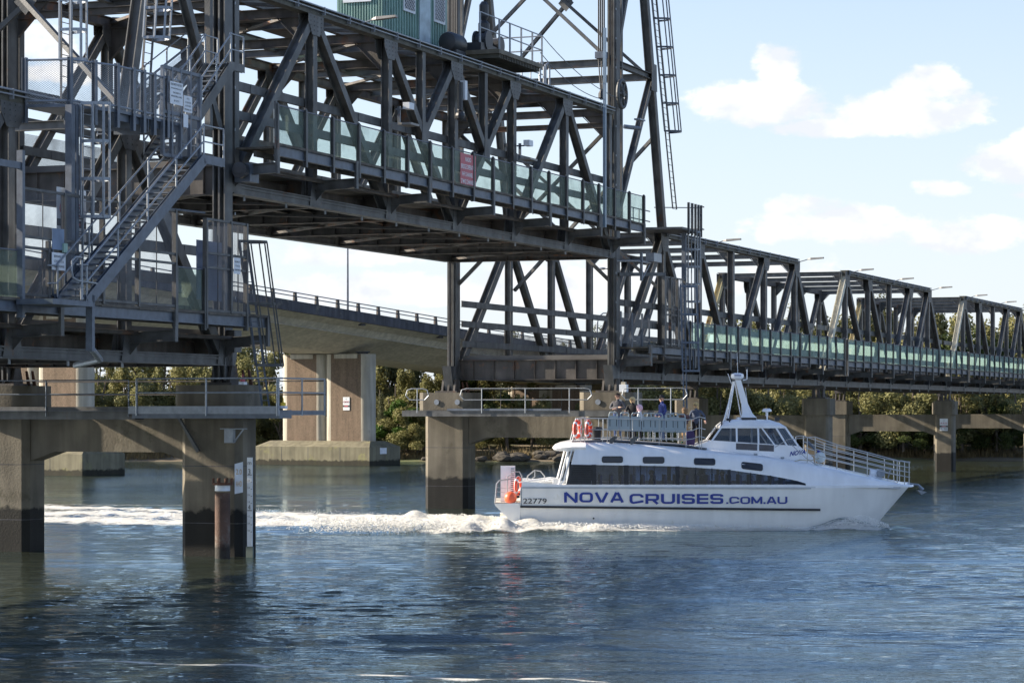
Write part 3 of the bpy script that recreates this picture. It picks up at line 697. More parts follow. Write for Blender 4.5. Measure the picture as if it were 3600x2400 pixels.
# navigation lanterns
def lantern(label, s, t, z, m, group='navigation lanterns'):
    r = thing('lantern', label, 'lantern', (s, t, z), BM, group=group)
    MB().bb(s - .10, s + .10, t - .10, t + .10, z, z + .09).build('base', SIGNW, r)
    MB().lathe([(.08, .09), (.08, .18), (.02, .20), (.012, .34)], (s, t, z), 12).build('lens', m, r)
lantern('small red and white navigation lantern on the near pier top', -.6, -.95, 5.46, SIGNR)
lantern('small yellow and green lantern on the outer corner of the near walkway', -2.2, -3.15, 4.70, SIGNY)
lb0 = thing('lantern', 'pale square box lantern on the pier behind the boat passengers', 'lantern', (37.9, -.85, 5.46), BM, group='navigation lanterns')
MB().bb(37.75, 38.05, -1.02, -.68, 5.46, 5.80).build('lamp_box', SIGNW, lb0); MB().bb(37.8, 38.0, -.95, -.75, 5.80, 5.92).build('lamp_top', CONC_L, lb0)
KZ = 7.62                         # footway level of the side spans
def bpt(px, py, t):
    """point of the bridge frame seen at a photograph pixel, on the plane at distance t across the bridge"""
    k = (px - 1800) / FPX; ax, ay = P1.x + NV.x * t, P1.y + NV.y * t
    S = (k * ay - ax) / (U.x - k * U.y); Y = ay + U.y * S
    return (S, t, CAM_H - (py - 1435) * Y / FPX)

# ------------------------------------------------------------------ stairs
def stair(label, a, b, width, n, railh=1.0, parts_m=GALV_D, land=1.0, name='steel_stair', foot=True):
    """straight flight from a (s,t,z) up to b, stringers either side of t"""
    root = thing(name, label, 'staircase', a, BM, group='steel stairs')
    A, B = Vector(a), Vector(b)
    for k in (0, width):
        o = Vector((0, k, 0)); MB().ibeam(A + o, B + o, T, .10, .34, .012, .012).build('stringer', parts_m, root)
        if land: MB().ibeam(B + o - Vector((.05, 0, 0)), B + o + Vector((land, 0, 0)), T, .10, .26, .012, .012).build('landing_beam', parts_m, root)
    st = MB().bb(A.x - .13, A.x + .13, a[1] + .05, a[1] + width - .05, A.z - .02, A.z + .02).build('tread', GALV_D, root)
    rep(st, [((B.x - A.x) * i / n, 0, (B.z - A.z) * i / n) for i in range(1, n)])
    if land: MB().bb(B.x, B.x + land, a[1], a[1] + width, B.z + .08, B.z + .11).build('landing', GALV_D, root)
    for k in (0, width):
        o = Vector((0, k, 0))
        for h in (railh, railh * .52):
            pts = [A + o + Vector((-.05, 0, h)), B + o + Vector((0, 0, h))]
            if land: pts.append(B + o + Vector((land, 0, h)))
            if foot: pts = [A + o + Vector((-.5, 0, h - .02))] + pts
            MB().tube(pts, .026, 6).build('hand_rail', GALV, root)
        for i in range(5):
            p = A + (B - A) * (i / 4) + o
            MB().tube([p + Vector((0, 0, -.05)), p + Vector((0, 0, railh))], .028, 6).build('rail_post', GALV, root)
            MB().ball(p + Vector((0, 0, railh)), .05, 8).build('rail_joint', GALV, root)
        if land:
            p = B + o + Vector((land, 0, 0)); MB().tube([p, p + Vector((0, 0, railh))], .028, 6).build('rail_post', GALV, root)
    return root
sa = Vector(bpt(305, 1062, -2.75)); sb_ = Vector(bpt(716, 560, -2.75))
st1 = stair('long lower steel stair with pipe handrails climbing outside the tall mesh screens', tuple(sa), tuple(sb_), .9, 24, land=1.25)
MB().bb(sa.x - 1.9, sa.x + .15, -2.85, -1.75, sa.z - .12, sa.z + .02).build('foot_platform', GALV_D, st1)
MB().tube([(sa.x + .35, -2.7, sa.z - 1.25), (sa.x + 2.0, -2.0, sa.z - 1.5), (sa.x + 3.4, -.4, sa.z - 1.62)], .09, 8).build('support_arm', GALV, st1)
MB().bb(sa.x + .2, sa.x + .34, -2.8, -2.6, sa.z - 1.3, sa.z + .2).build('support_post', GALV_D, st1)
lp = [(sa.x - .35, -2.8, sa.z + .05), (sa.x - .35, -2.8, sa.z + 1.1)]; MB().tube(lp, .035, 8).build('rail_post', GALV, st1)
x0 = sa.x - .75
MB().tube([(x0 + .4, -2.8, sa.z + 1.18), (x0 + .1, -2.8, sa.z + 1.18), (x0 - .1, -2.8, sa.z + 1.05), (x0 - .12, -2.8, sa.z + .8), (x0 - .05, -2.8, sa.z + .62), (x0 + .2, -2.8, sa.z + .55), (x0 + 1.2, -2.8, sa.z + .52)], .026, 6).build('hand_rail', GALV, st1)
ua = Vector(bpt(600, 560, -1.35)); ub = Vector(bpt(812, 232, -1.35))
st2 = stair('upper flight of rusty steel stairs rising to the top chord at the left tower', tuple(ua), tuple(ub), .9, 18, land=.85, parts_m=STEEL, foot=False)
# far flight seen behind, with mesh infill
va = Vector(bpt(420, 470, 3.2)); vb = Vector(bpt(735, 210, 3.2))
st3 = stair('meshed stair flight half hidden between the ladders and the upper stairs', tuple(va), tuple(vb), .8, 16, land=.9, parts_m=STEEL, foot=False)
A, B = Vector(va), Vector(vb)
MB().add([A + Vector((0, 0, .05)), B + Vector((0, 0, .05)), B + Vector((0, 0, .95)), A + Vector((0, 0, .95))], [(0, 1, 2, 3)]).build('mesh_infill', MESH_D, st3)

# ------------------------------------------------------------------ tall mesh screens
def screen(label, s0, s1, z0, z1, cols, rails, t=FT - .04, door=None, m=MESH_D, cat='mesh screen', name='mesh_screen', pm=STEEL, group='mesh screens'):
    root = thing(name, label, cat, (s0, t, z0), BM, group=group)
    for s in cols: MB().bb(s - .05, s + .05, t - .07, t + .07, z0 - .5 if (s in (cols[0], cols[-1])) else z0, z1).build('screen_post', pm, root)
    for z in rails: MB().bb(s0, s1, t - .04, t + .04, z - .035, z + .035).build('screen_rail', pm, root)
    for i in range(len(cols) - 1):
        MB().add([(cols[i], t, z0), (cols[i + 1], t, z0), (cols[i + 1], t, z1 - .02), (cols[i], t, z1 - .02)], [(0, 1, 2, 3)]).build('screen_panel', m, root)
        c = (cols[i] + cols[i + 1]) / 2; MB().bb(c - .012, c + .012, t - .012, t + .012, z0, z1).build('screen_mullion', pm, root)
    return root
sc = screen('tall grey mesh screen with a gate at the foot of the long stair', -14.9, -6.46, KZ, 10.55, [-14.9, -12.74, -10.68, -8.67, -6.46], [KZ + .1, KZ + 1.35, 9.25, 10.52])
MB().bb(-13.62, -13.5, FT - .1, FT, KZ, 9.2).build('gate_post', STEEL, sc)
g_ = MB(); 
for (a_, b_, c_, d_) in ((-13.46, -12.8, 9.05, 9.12), (-13.46, -12.8, KZ + .1, KZ + .17), (-13.46, -12.8, KZ + 1.2, KZ + 1.27)): g_.bb(a_, b_, FT - .13, FT - .09, c_, d_)
for s in (-13.46, -12.84): g_.bb(s, s + .06, FT - .13, FT - .09, KZ + .1, 9.1)
go_ = g_.build('gate', GALV_D, sc)
MB().bb(-13.0, -12.8, FT - .2, FT - .14, KZ + 1.3, KZ + 1.55).build('lock_box', GREENP, go_)
MB().bb(-15.03, -14.9, FT - .16, FT + .02, 7.1, 11.5).build('mast_post', GALV_D, sc)
MB().bb(-16.6, -14.95, FT - .12, FT - .02, 11.0, 11.18).build('mast_arm', GALV_D, sc)
fr_ = thing('footway_fence', 'short green mesh fence length between the tall screen and the walkway cage', 'fence', (-6.4, FT, KZ), BM)
fence(fr_, -6.4, -4.6, KZ, MESH_G, step=1.8)
sc2 = screen('mesh security cage with a warning plate at the end of the left footway', -4.53, -1.85, KZ, 10.45, [-4.53, -2.91, -1.85], [KZ + .05, KZ + 1.35, 9.4, 10.42])
MB().bb(-4.5, -2.9, FT + .25, FT + .29, 8.0, 9.8).build('backing_panel', mat('panel_blue', (.10, .13, .20), .5), sc2)
s_ = -1.83
MB().add([(s_, FT, KZ), (s_, -.3, KZ), (s_, -.3, 10.4), (s_, FT, 10.4)], [(0, 1, 2, 3)]).build('screen_panel', MESH_D, sc2)
MB().bar((-4.5, FT, 10.6), (-6.0, -.3, 10.75), .12, .05).build('top_brace', GALV_D, sc2)
fr2 = thing('end_screen', 'mesh end screen hanging off the raised span beside the left tower', 'mesh screen', (.3, FT, 13.1), BM, group='mesh screens')
MB().add([(.25, FT, 13.1), (2.5, FT, 13.1), (2.5, FT, 14.45), (.25, FT, 14.45)], [(0, 1, 2, 3)]).build('screen_panel', MESH_D, fr2)
for s in (.25, 2.5): MB().bb(s - .04, s + .04, FT - .06, FT, 13.0, 14.5).build('screen_post', STEEL, fr2)
# cage at the right tower
sc3 = screen('meshed gate enclosure at the start of the right footway under the tower ladder', 41.3, 44.6, KZ, 10.9, [41.3, 42.3, 43.4, 44.6], [KZ + .1, KZ + 1.5, 9.4, 10.88])
MB().bar((41.5, FT, 11.0), (39.0, -.2, 10.9), .25, .16).build('top_brace', STEEL, sc3)
fr3 = thing('footway_fence', 'brown grey weldmesh footway fence beside the right tower leg', 'fence', (39.5, -1.0, KZ), BM)
for k, s in enumerate((37.0, 38.6, 40.1, 41.2)): MB().bb(s - .03, s + .03, -1.05, -.98, KZ - .1, KZ + 1.5).build('fence_post', GALV_D, fr3)
MB().add([(37.0, -1.0, KZ + .05), (41.2, -1.0, KZ + .05), (41.2, -1.0, KZ + 1.45), (37.0, -1.0, KZ + 1.45)], [(0, 1, 2, 3)]).build('fence_panel', MESH_D, fr3)
for s in (37.2, 38.7, 40.2): MB().bar((s - .25, -.95, KZ), (s + .2, -.95, KZ + 1.1), .025, .03).build('fence_brace', GALV_D, fr3)

# upper gate on the left
ug = thing('security_gate', 'grey framed mesh security gate high up carrying three white notices', 'gate', (-7.7, -2.0, 12.3), BM)
t = -2.0; z0, z1 = 12.0, 14.62
for s in (-7.77, -7.25, -6.72, -6.12, -5.5): MB().bb(s - .045, s + .045, t - .05, t + .05, z0, z1 + (0.0)).build('gate_post', GALV_D, ug)
for z in (z0 + .05, 13.3, z1 - .03): MB().bb(-7.77, -5.5, t - .04, t + .04, z - .05, z + .05).build('gate_rail', GALV_D, ug)
MB().add([(-7.77, t, z0), (-5.5, t, z0), (-5.5, t, z1), (-7.77, t, z1)], [(0, 1, 2, 3)]).build('gate_mesh', MESH_D, ug)

# chain link platform at the ladder heads, left
pf = thing('ladder_platform', 'chain link railed platform at the ladder heads above the left span', 'platform', (-12, -1.2, 13.0), BM, group='ladder platforms')
ps = [(-12.3, -.2), (-12.0, -1.45), (-10.4, -2.0), (-6.6, -2.0)]
MB().prism([(-12.4, -.1)] + ps + [(-6.6, -.1)], 'z', 12.98, 13.06).build('deck', GALV_D, pf)
for i in range(3):
    a_, b_ = ps[i], ps[i + 1]
    for z in (13.15, 14.28): MB().tube([(a_[0], a_[1], z), (b_[0], b_[1], z)], .03, 8).build('hand_rail', GALV, pf)
    MB().add([(a_[0], a_[1], 13.06), (b_[0], b_[1], 13.06), (b_[0], b_[1], 14.28), (a_[0], a_[1], 14.28)], [(0, 1, 2, 3)]).build('chain_link_panel', MESH_C, pf)
MB().prism([(-6.7, 12.78), (-10.4, 12.78), (-10.4, 12.98), (-6.7, 12.98)], 'y', -1.9, -1.86).build('edge_beam', GALV_D, pf)
for (s, t) in ((-12.3, -.2), (-12.0, -1.45), (-11.2, -1.75), (-10.4, -2.0), (-9.5, -2.0), (-8.9, -2.0), (-8.3, -2.0), (-7.5, -2.0), (-6.7, -2.0)):
    MB().ibeam((s, t, 12.55), (s, t, 14.35), (0, 1, 0), .12, .14, .015, .012).build('platform_post', GALV_D, pf)
for s in (-10.4, -9.5, -8.6, -7.6): MB().prism([(-.3, 12.98), (-2.0, 12.98), (-2.0, 12.62), (-.3, 12.7)], 'x', s - .012, s + .012).build('platform_bracket', GALV_D, pf)

def ladder(label, a, b, width=.5, wdir=(1, 0, 0), out=(0, -1, 0), cage=None, m=GALV, cm=None, rung=.3, hoops=.9, name='ladder', cr=.40, straps=7, group='ladders', stile=.028):
    root = thing(name, label, 'ladder', a, BM, group=group)
    A, B = Vector(a), Vector(b); W = Vector(wdir) * width; O = Vector(out); L = (B - A).length
    for k in (0, 1): MB().bar(A + W * (k - .5), B + W * (k - .5), stile * 1.2, stile * 2.2, out).build('stile', m, root)
    n = int(L / rung); r0 = MB().tube([A + W * -.5, A + W * .5], .013, 5).build('rung', m, root)
    rep(r0, [(B - A) * (i / n) for i in range(1, n + 1)])
    if cage:
        c0, c1 = cage; cm = cm or m; D = (B - A).normalized(); nh = max(1, round((c1 - c0) * L / hoops))
        def arc(p): return [p + W * .5 * math.cos(q) * 1.35 + O * (cr * 1.75) * max(0, math.sin(q)) for q in [math.pi * j / 12 for j in range(13)]]
        for i in range(nh + 1):
            p = A + (B - A) * (c0 + (c1 - c0) * i / nh)
            pts = [p + W * .5] + arc(p) + [p - W * .5]; q = MB()
            for u in range(len(pts) - 1): q.bar(pts[u], pts[u + 1], .03, .085, D)
            q.build('cage_hoop', cm, root)
        a0, a1 = arc(A + (B - A) * c0), arc(A + (B - A) * c1)
        for j in range(straps):
            i = round(12 * j / (straps - 1)); MB().bar(a0[i], a1[i], .06, .045, O).build('cage_strap', cm, root)
    return root
ladder('galvanised caged ladder dropping from the chain link platform to the left footway', (-11.6, -1.75, 7.7), (-11.6, -1.75, 13.1), cage=(.42, .995))
MB().bb(-12.35, -12.15, -1.7, -1.5, 7.6, 13.0).build('standing_post', GALV_D, pf)
MB().bb(-12.1, -11.95, -1.7, -1.5, 7.6, 13.0).build('standing_post', GALV_D, pf)
ladder('dark caged ladder standing behind the chain link platform at the left', (-8.3, .9, 13.1), (-8.3, .9, 20.0), cage=(.25, 1), m=STEEL, cm=GALV)
lb = bpt(512, 255, -.6); lt = bpt(549, -40, -.6)
ladder('ladder with an open hoop fixed up the back leg of the left tower', (lb[0] - .15, -.6, 13.1), (lt[0], -.6, lt[2] + 2), cage=(.42, 1), m=STEEL, cm=GALV)
ladder('blue grey caged ladder leaning from the left footway down to the pier walkway', (-.55, -1.75, 4.65), (-1.75, -1.55, 9.9), out=(.45, -.8, 0), cage=(.27, 1), m=GALV_D, cm=STEEL, hoops=1.6, cr=.45, straps=6)
la, lb_ = bpt(2372, 735, -1.3), bpt(2297, -30, -1.3)
ladder('very long dark caged ladder up the back of the right tower', la, lb_, width=.62, cage=(.36, 1), m=STEEL, cm=GALV_D, hoops=1.45, straps=5)
ladder('galvanised caged ladder in front of the first right span below the tower platform', (46.2, -1.3, 9.9), (46.2, -1.3, 13.3), cage=(.0, .99), straps=9)
MB_ = MB().bb(45.4, 45.6, -1.5, -1.3, 8.9, 13.2); single(MB_, 'standing_post', 'galvanised upright channel beside the caged ladder at the right tower', 'post', GALV_D, (45.5, -1.4, 8.9), BM)
ladder('caged ladder from the right footway down to the pier walkway above the passengers', (41.8, -2.6, 4.7), (42.9, -2.1, 10.6), out=(.45, -.8, 0), cage=(.30, .98), m=GALV_D, cm=GALV_D, hoops=1.5, cr=.45, straps=6)
pf2 = thing('ladder_platform', 'small railed platform with chain link end at the foot of the long tower ladder', 'platform', (46.5, -1.2, 13.5), BM, group='ladder platforms')
MB().prism([(43.2, .6), (43.6, -1.9), (46.8, -1.9), (46.8, .6)], 'z', 13.25, 13.36).build('deck', STEEL, pf2)
for s in (44.6, 45.2, 45.75, 46.25, 46.7): MB().ibeam((s, -1.9, 13.05), (s, -1.9, 14.6), T, .10, .09, .015, .015).build('platform_post', STEEL, pf2)
MB().add([(44.6, -1.88, 13.36), (46.7, -1.88, 13.36), (46.7, -1.88, 14.62), (44.6, -1.88, 14.62)], [(0, 1, 2, 3)]).build('chain_link_panel', MESH_C, pf2)
MB().add([(46.7, -1.88, 13.36), (48.0, -1.5, 13.36), (48.0, -1.5, 14.62), (46.7, -1.88, 14.62)], [(0, 1, 2, 3)]).build('chain_link_panel', MESH_C, pf2)
for z in (13.5, 14.6): MB().tube([(46.7, -1.9, z), (47.7, -1.75, z), (48.0, -1.4, z), (47.0, .6, z)], .025, 6).build('hand_rail', GALV_D, pf2)
for (s, t) in ((43.7, .6), (44.6, .6), (45.4, .6)): MB().tube([(s, t, 13.3), (s, t, 14.35)], .03, 6).build('platform_post', GALV_D, pf2)
for z in (13.85, 14.35): MB().tube([(43.4, .6, z), (46.3, .6, z)], .03, 6).build('hand_rail', GALV_D, pf2)
# tall conduit mast on the raised footway
mm = MB(); mm.bb(32.46, 32.60, FT - .17, FT - .05, 12.6, 21.3)
single(mm, 'conduit_mast', 'slender pale blue grey mast strapped to the raised footway fence', 'mast', mat('blue_grey_mast', (.22, .29, .36), .4, .3, .1, 3), (32.5, FT, 12.6), BM)

# ------------------------------------------------------------------ control cabin and machinery on the lifting span
cb = thing('control_cabin', 'teal clad bridge control cabin on top of the lifting span', 'control cabin', (17.2, 2, 18.6), BM)
m = MB(); s = 17.2
m.bb(17.2, 23.6, 2.0, 4.0, 18.75, 22.6)
m.build('wall', TEAL, cb)
m = MB()
for i in range(17): m.bb(17.14, 17.19, 2.06 + i * .115, 2.10 + i * .115, 18.8, 22.6)
for i in range(24): m.bb(17.3 + i * .26, 17.35 + i * .26, 1.94, 1.99, 18.8, 22.6)
m.build('cladding_rib', TEAL, cb)
MB().bb(17.0, 23.8, 1.8, 4.2, 18.55, 18.74).build('floor_frame', STEEL, cb)
for s0 in (18.9, 22.0):
    w = MB().bb(s0, s0 + 1.15, 1.90, 1.935, 20.3, 21.9).build('window', SIGNW, cb)
    MB().add([(s0 + .1, 1.88, 20.4), (s0 + 1.05, 1.88, 20.4), (s0 + 1.05, 1.88, 21.8), (s0 + .1, 1.88, 21.8)], [(0, 1, 2, 3)]).build('window_grille', mesh_mat('window_grille', (.6, .62, .64), .25, (.12, .13, .16), .16, 1, mode='diamond'), w)
MB().bb(20.5, 21.6, 1.90, 1.94, 18.8, 21.6).build('door', mat('pale_door', (.40, .50, .54), .5), cb)
MB().bb(17.09, 17.12, 2.5, 3.7, 20.42, 20.9).build('name_board', SIGNW, cb)
mp = thing('machinery_platform', 'railed machinery platform with black hoist drums on the lifting span top', 'machinery', (19.6, 0, 19.1), BM)
MB().bb(22.4, 27.4, -.75, 1.6, 18.95, 19.12).build('deck', mat('platform_under', (.17, .15, .11), .7, streak=.3), mp)
m = MB()
for i in range(26): m.bb(22.5 + i * .185, 22.56 + i * .185, -.70, 1.5, 18.78, 18.95)
m.build('grating_bars', STEEL_O, mp)
for s in (20.3, 22.4, 23.6, 24.9, 26.2, 27.35): MB().bb(s - .03, s + .03, -.78, -.72, 19.1, 20.3).build('rail_post', GALV, mp)
for z in (19.7, 20.3): MB().tube([(20.3, -.75, z), (27.4, -.75, z), (27.4, 1.5, z)], .028, 6).build('hand_rail', GALV, mp)
for (s, t, r, l) in ((23.6, .45, .42, .6), (25.0, .45, .36, .6)): MB().lathe([(r * .5, -l / 2), (r, -l / 2), (r, -l / 2 + .08), (r * .75, -l / 2 + .08), (r * .75, l / 2 - .08), (r, l / 2 - .08), (r, l / 2), (r * .5, l / 2)], (s, t, 19.65), 18, 'y').build('rope_drum', DARKP, mp)
MB().bb(22.8, 26.2, .2, .9, 19.12, 19.5).build('gearbox', DARKP, mp)
MB().lathe([(.16, 0), (.24, .15), (.24, .5), (.12, .62), (.20, .8), (.20, 1.25), (.1, 1.4)], (23.9, .5, 19.9), 12).build('brake_motor', DARKP, mp)
mo = thing('drive_motor', 'black drive motor lying beside the teal control cabin', 'motor', (21.2, .6, 19.2), BM)
MB().lathe([(.15, 0), (.36, .05), (.42, .2), (.42, 1.2), (.36, 1.35), (.12, 1.4)], (20.6, .8, 19.25), 16, 'x').build('motor_body', DARKP, mo, True)
MB().bb(20.8, 21.8, .45, 1.15, 18.75, 18.95).build('motor_foot', DARKP, mo)
rs = thing('far_walk_rails', 'galvanised railings and pipework round the rope anchorage on the raised span', 'railing', (30, 3, 18.6), BM)
for s in (29.5, 30.6, 31.7, 32.8, 33.9, 35.0): MB().tube([(s, 2.2, 18.6), (s, 2.2, 19.8)], .03, 6).build('rail_post', GALV, rs)
for z in (19.2, 19.8): MB().tube([(29.5, 2.2, z), (35.6, 2.2, z)], .03, 6).build('hand_rail', GALV, rs)
for s in (32.4, 33.1): MB().tube([(s, 1.2, 18.6), (s, 1.2, 19.9), (s + .3, 1.2, 20.0), (s + .5, 1.2, 19.8), (s + .5, 1.2, 18.9)], .05, 8).build('vent_pipe', GALV, rs)
MB().bb(26, 36, 2.0, 2.9, 18.52, 18.58).build('walk_grating', STEEL_R, rs)

# counter rope lines sagging to the right tower
for i, (a, b, lab) in enumerate((((27.3, -.7, 20.4), (38.6, -.3, 19.0), 'upper of the two cables running from the machinery platform to the right tower'),
                                 ((27.3, -.7, 19.6), (36.5, -.3, 18.7), 'lower of the two cables running from the machinery platform to the right tower'))):
    A, B = Vector(a), Vector(b); pts = [A + (B - A) * (k / 10) - Vector((0, 0, .35 * 4 * (k / 10) * (1 - k / 10))) for k in range(11)]
    single(MB().tube(pts, .018, 5), 'cable', lab, 'cable', GALV_D, a, BM, group='cables to the right tower')

# ------------------------------------------------------------------ bridge luminaires
def luminaire(s, z, label, t=-.35, L=.95, up=.12):
    r = thing('bridge_lamp', label, 'lamp', (s, t, z), BM, group='bridge luminaires')
    MB().tube([(s, t + .2, z - .1), (s, t - .2, z), (s, t - .45, z + up * .6)], .028, 6).build('lamp_arm', GALV, r)
    MB().loft([[(s - .05, t - .4, z + up * .5 - .03), (s + .05, t - .4, z + up * .5 - .03), (s + .05, t - .4, z + up * .5 + .03), (s - .05, t - .4, z + up * .5 + .03)],
               [(s - .15, t - .6, z + up * .7 - .05), (s + .15, t - .6, z + up * .7 - .05), (s + .13, t - .6, z + up * .7 + .06), (s - .13, t - .6, z + up * .7 + .06)],
               [(s - .12, t - .4 - L, z + up - .03), (s + .12, t - .4 - L, z + up - .03), (s + .10, t - .4 - L, z + up + .05), (s - .10, t - .4 - L, z + up + .05)]]).build('lamp_head', mat('lamp_body', (.26, .25, .23), .5), r)
    return r
luminaire(9.9, 18.45, 'long flat lamp sticking out from the raised span top chord below the teal cabin')
luminaire(-10.4, 13.1, 'long flat lamp under the chain link platform at the left')
for k, (s, w) in enumerate(((46.8, 'first lamp above the right side spans, next to the caged ladder'), (54.5, 'lamp on the second bay of the span behind the wheelhouse, left of the tallest mangroves'), (72.1, 'lamp at the right-hand top corner of the first side span'),
                            (85.0, 'lamp over the rust streaked cream end post'), (97.0, 'lamp in the middle of the second side span'), (110.2, 'lamp at the right-hand top corner of the middle side span'),
                            (124, 'lamp on the top left corner of the farthest span'), (137, 'lamp in the middle of the farthest span'), (149.5, 'lamp at the top right of the picture end of the bridge'))):
    luminaire(s, 13.32, w)
# floodlights and cameras on the raised span
def fixture(s, t, z, label, flip=1):
    r = thing('security_camera', label, 'security camera', (s, t, z), BM, group='cameras and lights on posts')
    MB().tube([(s, t, z), (s, t - .35, z)], .03, 6).build('bracket', GALV_D, r)
    MB().bb(s - .18, s + .28, t - .62, t - .36, z - .02, z + .22).build('camera_housing', SIGNW, r)
    MB().bb(s - .35, s + .45, t - .75, t - .25, z - .62, z - .54).build('light_panel', mat('lamp_body', (.5, .5, .5), .5), r)
    MB().bb(s - .08, s + .0, t - .2, t - .1, z - .6, z + .1).build('mount', GALV_D, r)
    return r
fixture(13.5, -.1, 15.75, 'camera and flat light on the third post of the raised span')
fixture(26.1, -.1, 15.6, 'camera and flat light on the fifth post of the raised span')
fl = thing('floodlight', 'black floodlight and pale junction box hung from the fourth post of the raised span', 'floodlight', (19.4, -.2, 17.2), BM)
MB().bb(19.35, 19.6, -.5, -.3, 16.75, 17.5).build('junction_box', SIGNW, fl); MB().tube([(19.2, -.35, 17.4), (19.2, -.35, 16.3)], .12, 8).build('lamp_column', DARKP, fl); MB().ball((19.2, -.35, 16.1), .2, 10).build('lamp_globe', DARKP, fl)
fs_ = thing('signal_camera', 'pale grey camera housings on an arm at the right tower foot', 'camera', (39.6, -.6, 11.3), BM)
MB().tube([(38.7, -.25, 11.5), (39.0, -1.2, 11.5), (40.8, -1.2, 11.5)], .05, 6).build('camera_arm', GALV, fs_); MB().bb(40.4, 41.6, -1.5, -1.1, 11.55, 11.95).build('camera_housing', GALV, fs_); MB().bb(39.2, 39.35, -1.3, -1.2, 10.6, 11.9).build('camera_post', GALV_D, fs_)
MB().tube([(39.3, -1.25, 10.6), (40.4, -1.3, 11.4)], .02, 6).build('stay', GALV, fs_)
tb = thing('tower_lamp', 'pale tube lamp on the front of the right tower at top chord level', 'lamp', (39.2, -.5, 17.9), BM, group='bridge luminaires')
MB().tube([(39.3, -.4, 17.75), (39.9, -1.0, 17.7)], .1, 8).build('lamp_body', GALV, tb); MB().bb(39.4, 40.2, -1.15, -.85, 18.05, 18.12).build('lamp_head', GALV, tb)
bz = thing('roller_guide', 'roller guide housing at the left end of the raised span', 'guide roller', (.3, -.5, 12.0), BM)
MB().lathe([(.1, -.12), (.26, -.1), (.26, .1), (.1, .12)], (-.1, -.62, 12.3), 16, 'x').build('roller', DARKP, bz); MB().bb(.1, .75, -.85, -.3, 11.95, 12.55).build('housing', GALV_D, bz)
# guide frame under the raised end
MB().bb(-.3, .2, -.5, -.2, 6.5, 7.2).build('guide_shoe', STEEL, bz)

# ------------------------------------------------------------------ notices
def board(name, label, s0, s1, t, z0, z1, m, lines, tm=SIGNK, group=None, axis='s', back=None):
    """flat notice; axis 's' lies along the bridge, 't' lies across it"""
    if axis == 's': q = MB().bb(s0, s1, t - .012, t, z0, z1); org = lambda u, z: ((s0 + s1) / 2 + u, t - .016, z); rt = Vector((1, 0, 0)); W = s1 - s0
    else: q = MB().bb(t - .012, t, s0, s1, z0, z1); org = lambda u, z: (t - .016, (s0 + s1) / 2 - u, z); rt = Vector((0, -1, 0)); W = s1 - s0
    o0 = ((s0 + s1) / 2, t, z0) if axis == 's' else (t, (s0 + s1) / 2, z0)
    r = thing(name, label, 'sign', o0, BM, group=group); q.build('plate', m, r)
    if lines:
        x = MB()
        for (tx, h, w, zf) in lines: add_text(x, tx, h, w * W, org(0, z0 + zf * (z1 - z0)), rt, UPV, bold=.012)
        x.build('lettering', tm, r)
    return r, org, rt, W
def prohibition(label, s0, s1, t, z0, z1, axis='s', group='no swimming, climbing or diving danger boards'):
    r, org, rt, W = board('danger_sign', label, s0, s1, t, z0, z1, SIGNW, [('NO', .055 * (z1 - z0), .18, .80)], group=group, axis=axis)
    H = z1 - z0
    def P(u, zf, d=0): o = Vector(org(u * W, z0 + zf * H)); return o + (Vector((0, -d, 0)) if axis == 's' else Vector((-d, 0, 0)))
    nrm = 'y' if axis == 's' else 'x'
    q, k = MB(), MB()
    for i, u in enumerate((-.30, 0, .30)):
        c = P(u, .62); q.torus(c, .105 * W, .012 * W, nrm, 20, 5)
        q.bar(c + rt * -.07 * W + UPV * .07 * W, c + rt * .07 * W + UPV * -.07 * W, .02 * W, .01, UPV)
        k.bar(c + rt * -.05 * W + UPV * -.04 * W, c + rt * .05 * W + UPV * .05 * W, .035 * W, .008, UPV); k.ball(c + UPV * .05 * W, .02 * W, 8)
    q.build('ring', SIGNR, r); 
    c0, c1 = P(-.5, .30), P(.5, .42)
    kk = MB().bar(P(-.5, .36), P(.5, .36), .004, .13 * H, UPV); kk.build('black_band', SIGNK, r)
    ov = MB(); pts = []
    for j in range(20):
        a = 2 * math.pi * j / 20; pts.append(P(.30 * math.cos(a), .36 + .048 * math.sin(a), .004))
    ov.add(pts, [tuple(range(20))]); ov.build('oval', SIGNR, r)
    dt = MB(); add_text(dt, 'DANGER', .05 * H, .48 * W, P(0, .337, .008), rt, UPV, bold=.01); dt.build('danger_lettering', SIGNW, r)
    tri = [P(-.40, .10), P(-.18, .10), P(-.29, .24)]
    for a in range(3): k.bar(tri[a], tri[(a + 1) % 3], .006, .02 * W, UPV)
    for a in range(4): k.bar(P(0, .23 - .045 * a), P(.42, .23 - .045 * a), .004, .018 * H, UPV)
    k.bar(P(-.38, .47), P(.38, .47), .004, .018 * H, UPV); k.build('symbols', SIGNK, r)
    return r
prohibition('large white danger board behind the tall mesh screen at the left', -12.55, -11.0, FT + .3, 9.25, 10.75)
prohibition('small white danger board on the slim pier column at the right', -.30, .30, 116.3 - .63, 3.05, 3.95, axis='t')
board('gate_notice', 'white notice on the lower gate warning of cyclists and pedestrians', -13.55, -12.85, FT - .15, 8.75 - .32, 9.05 - .2 + .1 - .05 + .0 + .1 - .1, SIGNW, [('BEWARE OF', .06, .7, .72), ('CYCLISTS &', .06, .7, .44), ('PEDESTRIANS', .06, .8, .16)])
board('lower_plate', 'blue grey backed plate above the cyclist notice on the lower gate', -13.52, -12.9, FT - .14, 8.98, 9.55, mat('panel_blue2', (.16, .22, .32), .5), [])
